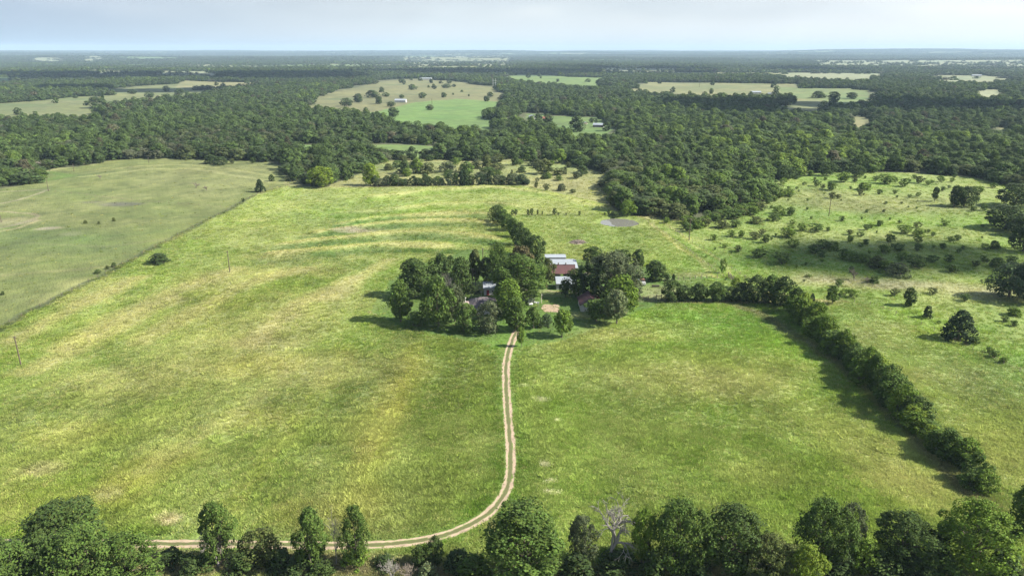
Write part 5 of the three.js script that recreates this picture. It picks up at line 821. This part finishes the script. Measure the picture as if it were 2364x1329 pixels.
  console.log('wood instances', rest.length);
}
// single trees in the far fields
[[305, 217, 205, 20, 'dark oak on the far left field, leftmost of its four'], [345, 226, 210, 20, 'dark oak beside the wood on the far left field'], [383, 211, 198, 20, 'dark oak in the middle of the far left field'], [414, 219, 204, 22, 'wide dark oak right of centre in the far left field'], [432, 219, 209, 14, 'small dark oak touching the wide one on the far left field'], [222, 249, 223, 44, 'large round tree clump at the left of the far left field'], [240, 246, 212, 10, 'thin tall tree sticking out of the large round clump'], [173, 226, 220, 14, 'little bush left of the large round clump'], [290, 237, 226, 10, 'small pointed tree right of the large round clump'], [265, 236, 232, 12, 'flat bush between the clump and the small pointed tree'],
  [907, 270, 248, 32, 'large dark oak at the left corner of the bright far field'], [1122, 234, 221, 21, 'dark oak in the right part of the bright far field'], [1132, 224, 212, 15, 'smaller oak above the dark oak of the bright far field'], [1024, 225, 213, 16, 'lone oak in the middle of the tan far field'], [881, 213, 200, 13, 'oak at the left of the tan far field'], [891, 223, 213, 18, 'oak pair behind the white farm building'], [902, 246, 234, 20, 'round oak left below the white farm building'], [1030, 203, 193, 24, 'oak clump at the top of the tan far field'], [1001, 202, 193, 10, 'small oak left of the clump at the top of the tan field'], [989, 202, 196, 6, 'tiny tree, left of the small oak on the tan field'], [927, 227, 218, 13, 'reddish tree right behind the white farm building'], [860, 225, 208, 34, 'broad oak left of the white farm building'], [828, 235, 216, 30, 'oak in the clump left of the white farm building'], [800, 245, 226, 30, 'oak at the lower left of the clump by the far field'], [875, 240, 222, 24, 'oak close to the left wall of the white farm building'], [1066, 212, 207, 7, 'upper of the small bushes in the tan far field'], [1046, 219, 214, 6, 'lower of the small bushes in the tan far field'], [1082, 222, 217, 5, 'rightmost of the small bushes in the tan far field'], [1220, 180, 168, 12, 'lone tree in the green strip behind the central wood'], [1248, 181, 176, 5, 'tiny tree right of the lone tree in the green strip'],
  [1332, 304, 268, 40, 'big tree on the lawn clearing left of the dark walled house'], [1300, 304, 290, 12, 'small tree at the front of the lawn clearing'], [1265, 286, 262, 26, 'tree before the red roofed house'], [1366, 283, 272, 12, 'small tree beside the dark walled house, left one'], [1376, 284, 275, 9, 'small tree beside the dark walled house, right one'], [1242, 280, 262, 20, 'tree between the two houses of the wood clearing'], [1290, 262, 246, 28, 'tree behind the red roofed house'], [1352, 268, 254, 24, 'tree behind the lawn clearing'], [1402, 302, 280, 26, 'tree right of the dark walled house'],
  [1968, 228, 213, 38, 'round dark clump in the far right field'], [1890, 226, 210, 40, 'left of two oak clumps in the far right field'], [1925, 238, 212, 36, 'right of two oak clumps in the far right field'], [1790, 224, 208, 24, 'tree beside the far house with the white roof'],
].forEach((a) => plant(a[3] > 12 || a[1] - a[2] > 11 ? 'field_oak' : 'field_bush', 'wood', a[1] - a[2] > 10 ? 'deep' : 'dark', a[0], a[1], a[2], a[3], a[4]));

// ------------------------------------------------------------------ grass
{
  const r = rngOf(555), geos = [0, 1, 2].map((k) => {
    const pos = [], idx = [], nor = [];
    for (let b = 0; b < 14; b++) {
      const a = r() * 6.28, rr = 0.46 * Math.sqrt(r()), x = Math.cos(a) * rr, z = Math.sin(a) * rr, t = r() * 6.28, w = 0.04 + 0.05 * r(), h = 0.16 + 0.26 * r(), lx = Math.cos(a) * (0.05 + 0.14 * r()), lz = Math.sin(a) * (0.05 + 0.14 * r()), i = pos.length / 3;
      pos.push(x - Math.cos(t) * w, 0, z - Math.sin(t) * w, x + Math.cos(t) * w, 0, z + Math.sin(t) * w, x + lx + Math.cos(t) * w * 0.4, h, z + lz + Math.sin(t) * w * 0.4); idx.push(i, i + 1, i + 2);
    }
    return geoOf(pos, idx);
  });
  const mat = new THREE.MeshPhysicalMaterial({ color: 0xffffff, roughness: 1, transmission: 0.4, thickness: 0, specularIntensity: 0.2, side: THREE.DoubleSide });
  const lists = [[], [], []], o = [0, 0, 0];
  for (let n = 0; n < 560000; n++) {
    const t = r(), rad = t < 0.25 ? 98 + 60 * r() : 150 * Math.pow(640 / 150, r()), a = (r() * 2 - 1) * 0.76, x = Math.sin(a) * rad, z = -Math.cos(a) * rad, m = mapOf(x, z), keep = r(), s = r(), v = r(), dry = r();
    if (m === mapF || segDist(x, z, driveL) < 1.42) continue;
    const dens = colourAt(m, x, z, o), cl = nz(x / 14 + 3.3, z / 14) * 0.5 + nz(x / 50, z / 50 + 2) * 0.4;
    if (dens < 0.02 || keep > dens * (0.72 + 0.5 * cl) * (1 - 0.45 * sm(260, 480, rad)) || Math.hypot(x - PONDC[0], (z - PONDC[1]) * 1.05) < 11.5) continue;
    lists[n % 3].push([x, z, (0.7 + 0.9 * s) * (1 + sm(150, 600, rad) * 0.5), v * 6.28, o[0], o[1], o[2], dry]);
  }
  const tg = [0, 1].map(() => { const pos = [], idx = []; for (let b = 0; b < 60; b++) { const a = r() * 6.28, rr = 0.5 * Math.sqrt(r()), x = Math.cos(a) * rr, z = Math.sin(a) * rr, t = r() * 6.28, w = 0.035 + 0.035 * r(), h = 0.22 + 0.28 * r(), l = 0.10 + 0.25 * r(), i = pos.length / 3; pos.push(x - Math.cos(t) * w, 0, z - Math.sin(t) * w, x + Math.cos(t) * w, 0, z + Math.sin(t) * w, x + Math.cos(a) * l, h, z + Math.sin(a) * l); idx.push(i, i + 1, i + 2); } return geoOf(pos, idx); });
  geos.push(...tg); lists.push([], []);
  for (let n = 0; n < 70000; n++) {
    const rad = n % 2 ? 98 + 110 * r() : 120 * Math.pow(4.2, r()), a = (r() * 2 - 1) * 0.76, x = Math.sin(a) * rad, z = -Math.cos(a) * rad, m = mapOf(x, z), keep = r(), s = r(), v = r(), dry = r();
    if (m === mapF || segDist(x, z, driveL) < 3.2 || Math.hypot(x - PONDC[0], (z - PONDC[1]) * 1.05) < 13) continue;
    const dens = colourAt(m, x, z, o), cl = sm(0.1, 0.6, nz(x / 26 + 8.8, z / 20 + 1.4)) + 0.12;
    if (dens < 0.3 || keep > dens * cl) continue;
    const k = 0.15 + 0.7 * v; lists[3 + n % 2].push([x, z, 0.9 + 1.3 * s * s, v * 6.28, lerp(o[0], 0.17, k * 0.5), lerp(o[1], 0.20, k * 0.5), lerp(o[2], 0.045, k * 0.5), 0.2 + 0.5 * dry]);
  }
  const grass = new THREE.Group(); grass.name = 'grass'; grass.userData.kind = 'stuff'; grass.userData.label = 'tufted green and straw coloured grass over all the fields'; scene.add(grass);
  const M4 = new THREE.Matrix4(), Q = new THREE.Quaternion(), S = new THREE.Vector3(), T = new THREE.Vector3(), UPV = new THREE.Vector3(0, 1, 0), COL = new THREE.Color();
  lists.forEach((l, k) => {
    const im = new THREE.InstancedMesh(geos[k], mat, l.length); im.name = 'grass_tufts'; im.userData.kind = 'stuff'; shadows(im);
    l.forEach((q, i) => { M4.compose(T.set(q[0], height(q[0], q[1]) - 0.03, q[1]), Q.setFromAxisAngle(UPV, q[3]), S.set(q[2], q[2] * 0.85, q[2])); im.setMatrixAt(i, M4); const d = q[7] > 0.82 ? 0.5 : 0, b = 1.5 + 0.8 * (q[7] * 7 % 1); im.setColorAt(i, COL.setRGB(lerp(q[4], 0.24, d) * b, lerp(q[5], 0.215, d) * b, lerp(q[6], 0.09, d) * b)); });
    grass.add(im);
  });
  console.log('tufts', lists.map((l) => l.length).join(' '));
}

renderer.render(scene, camera);
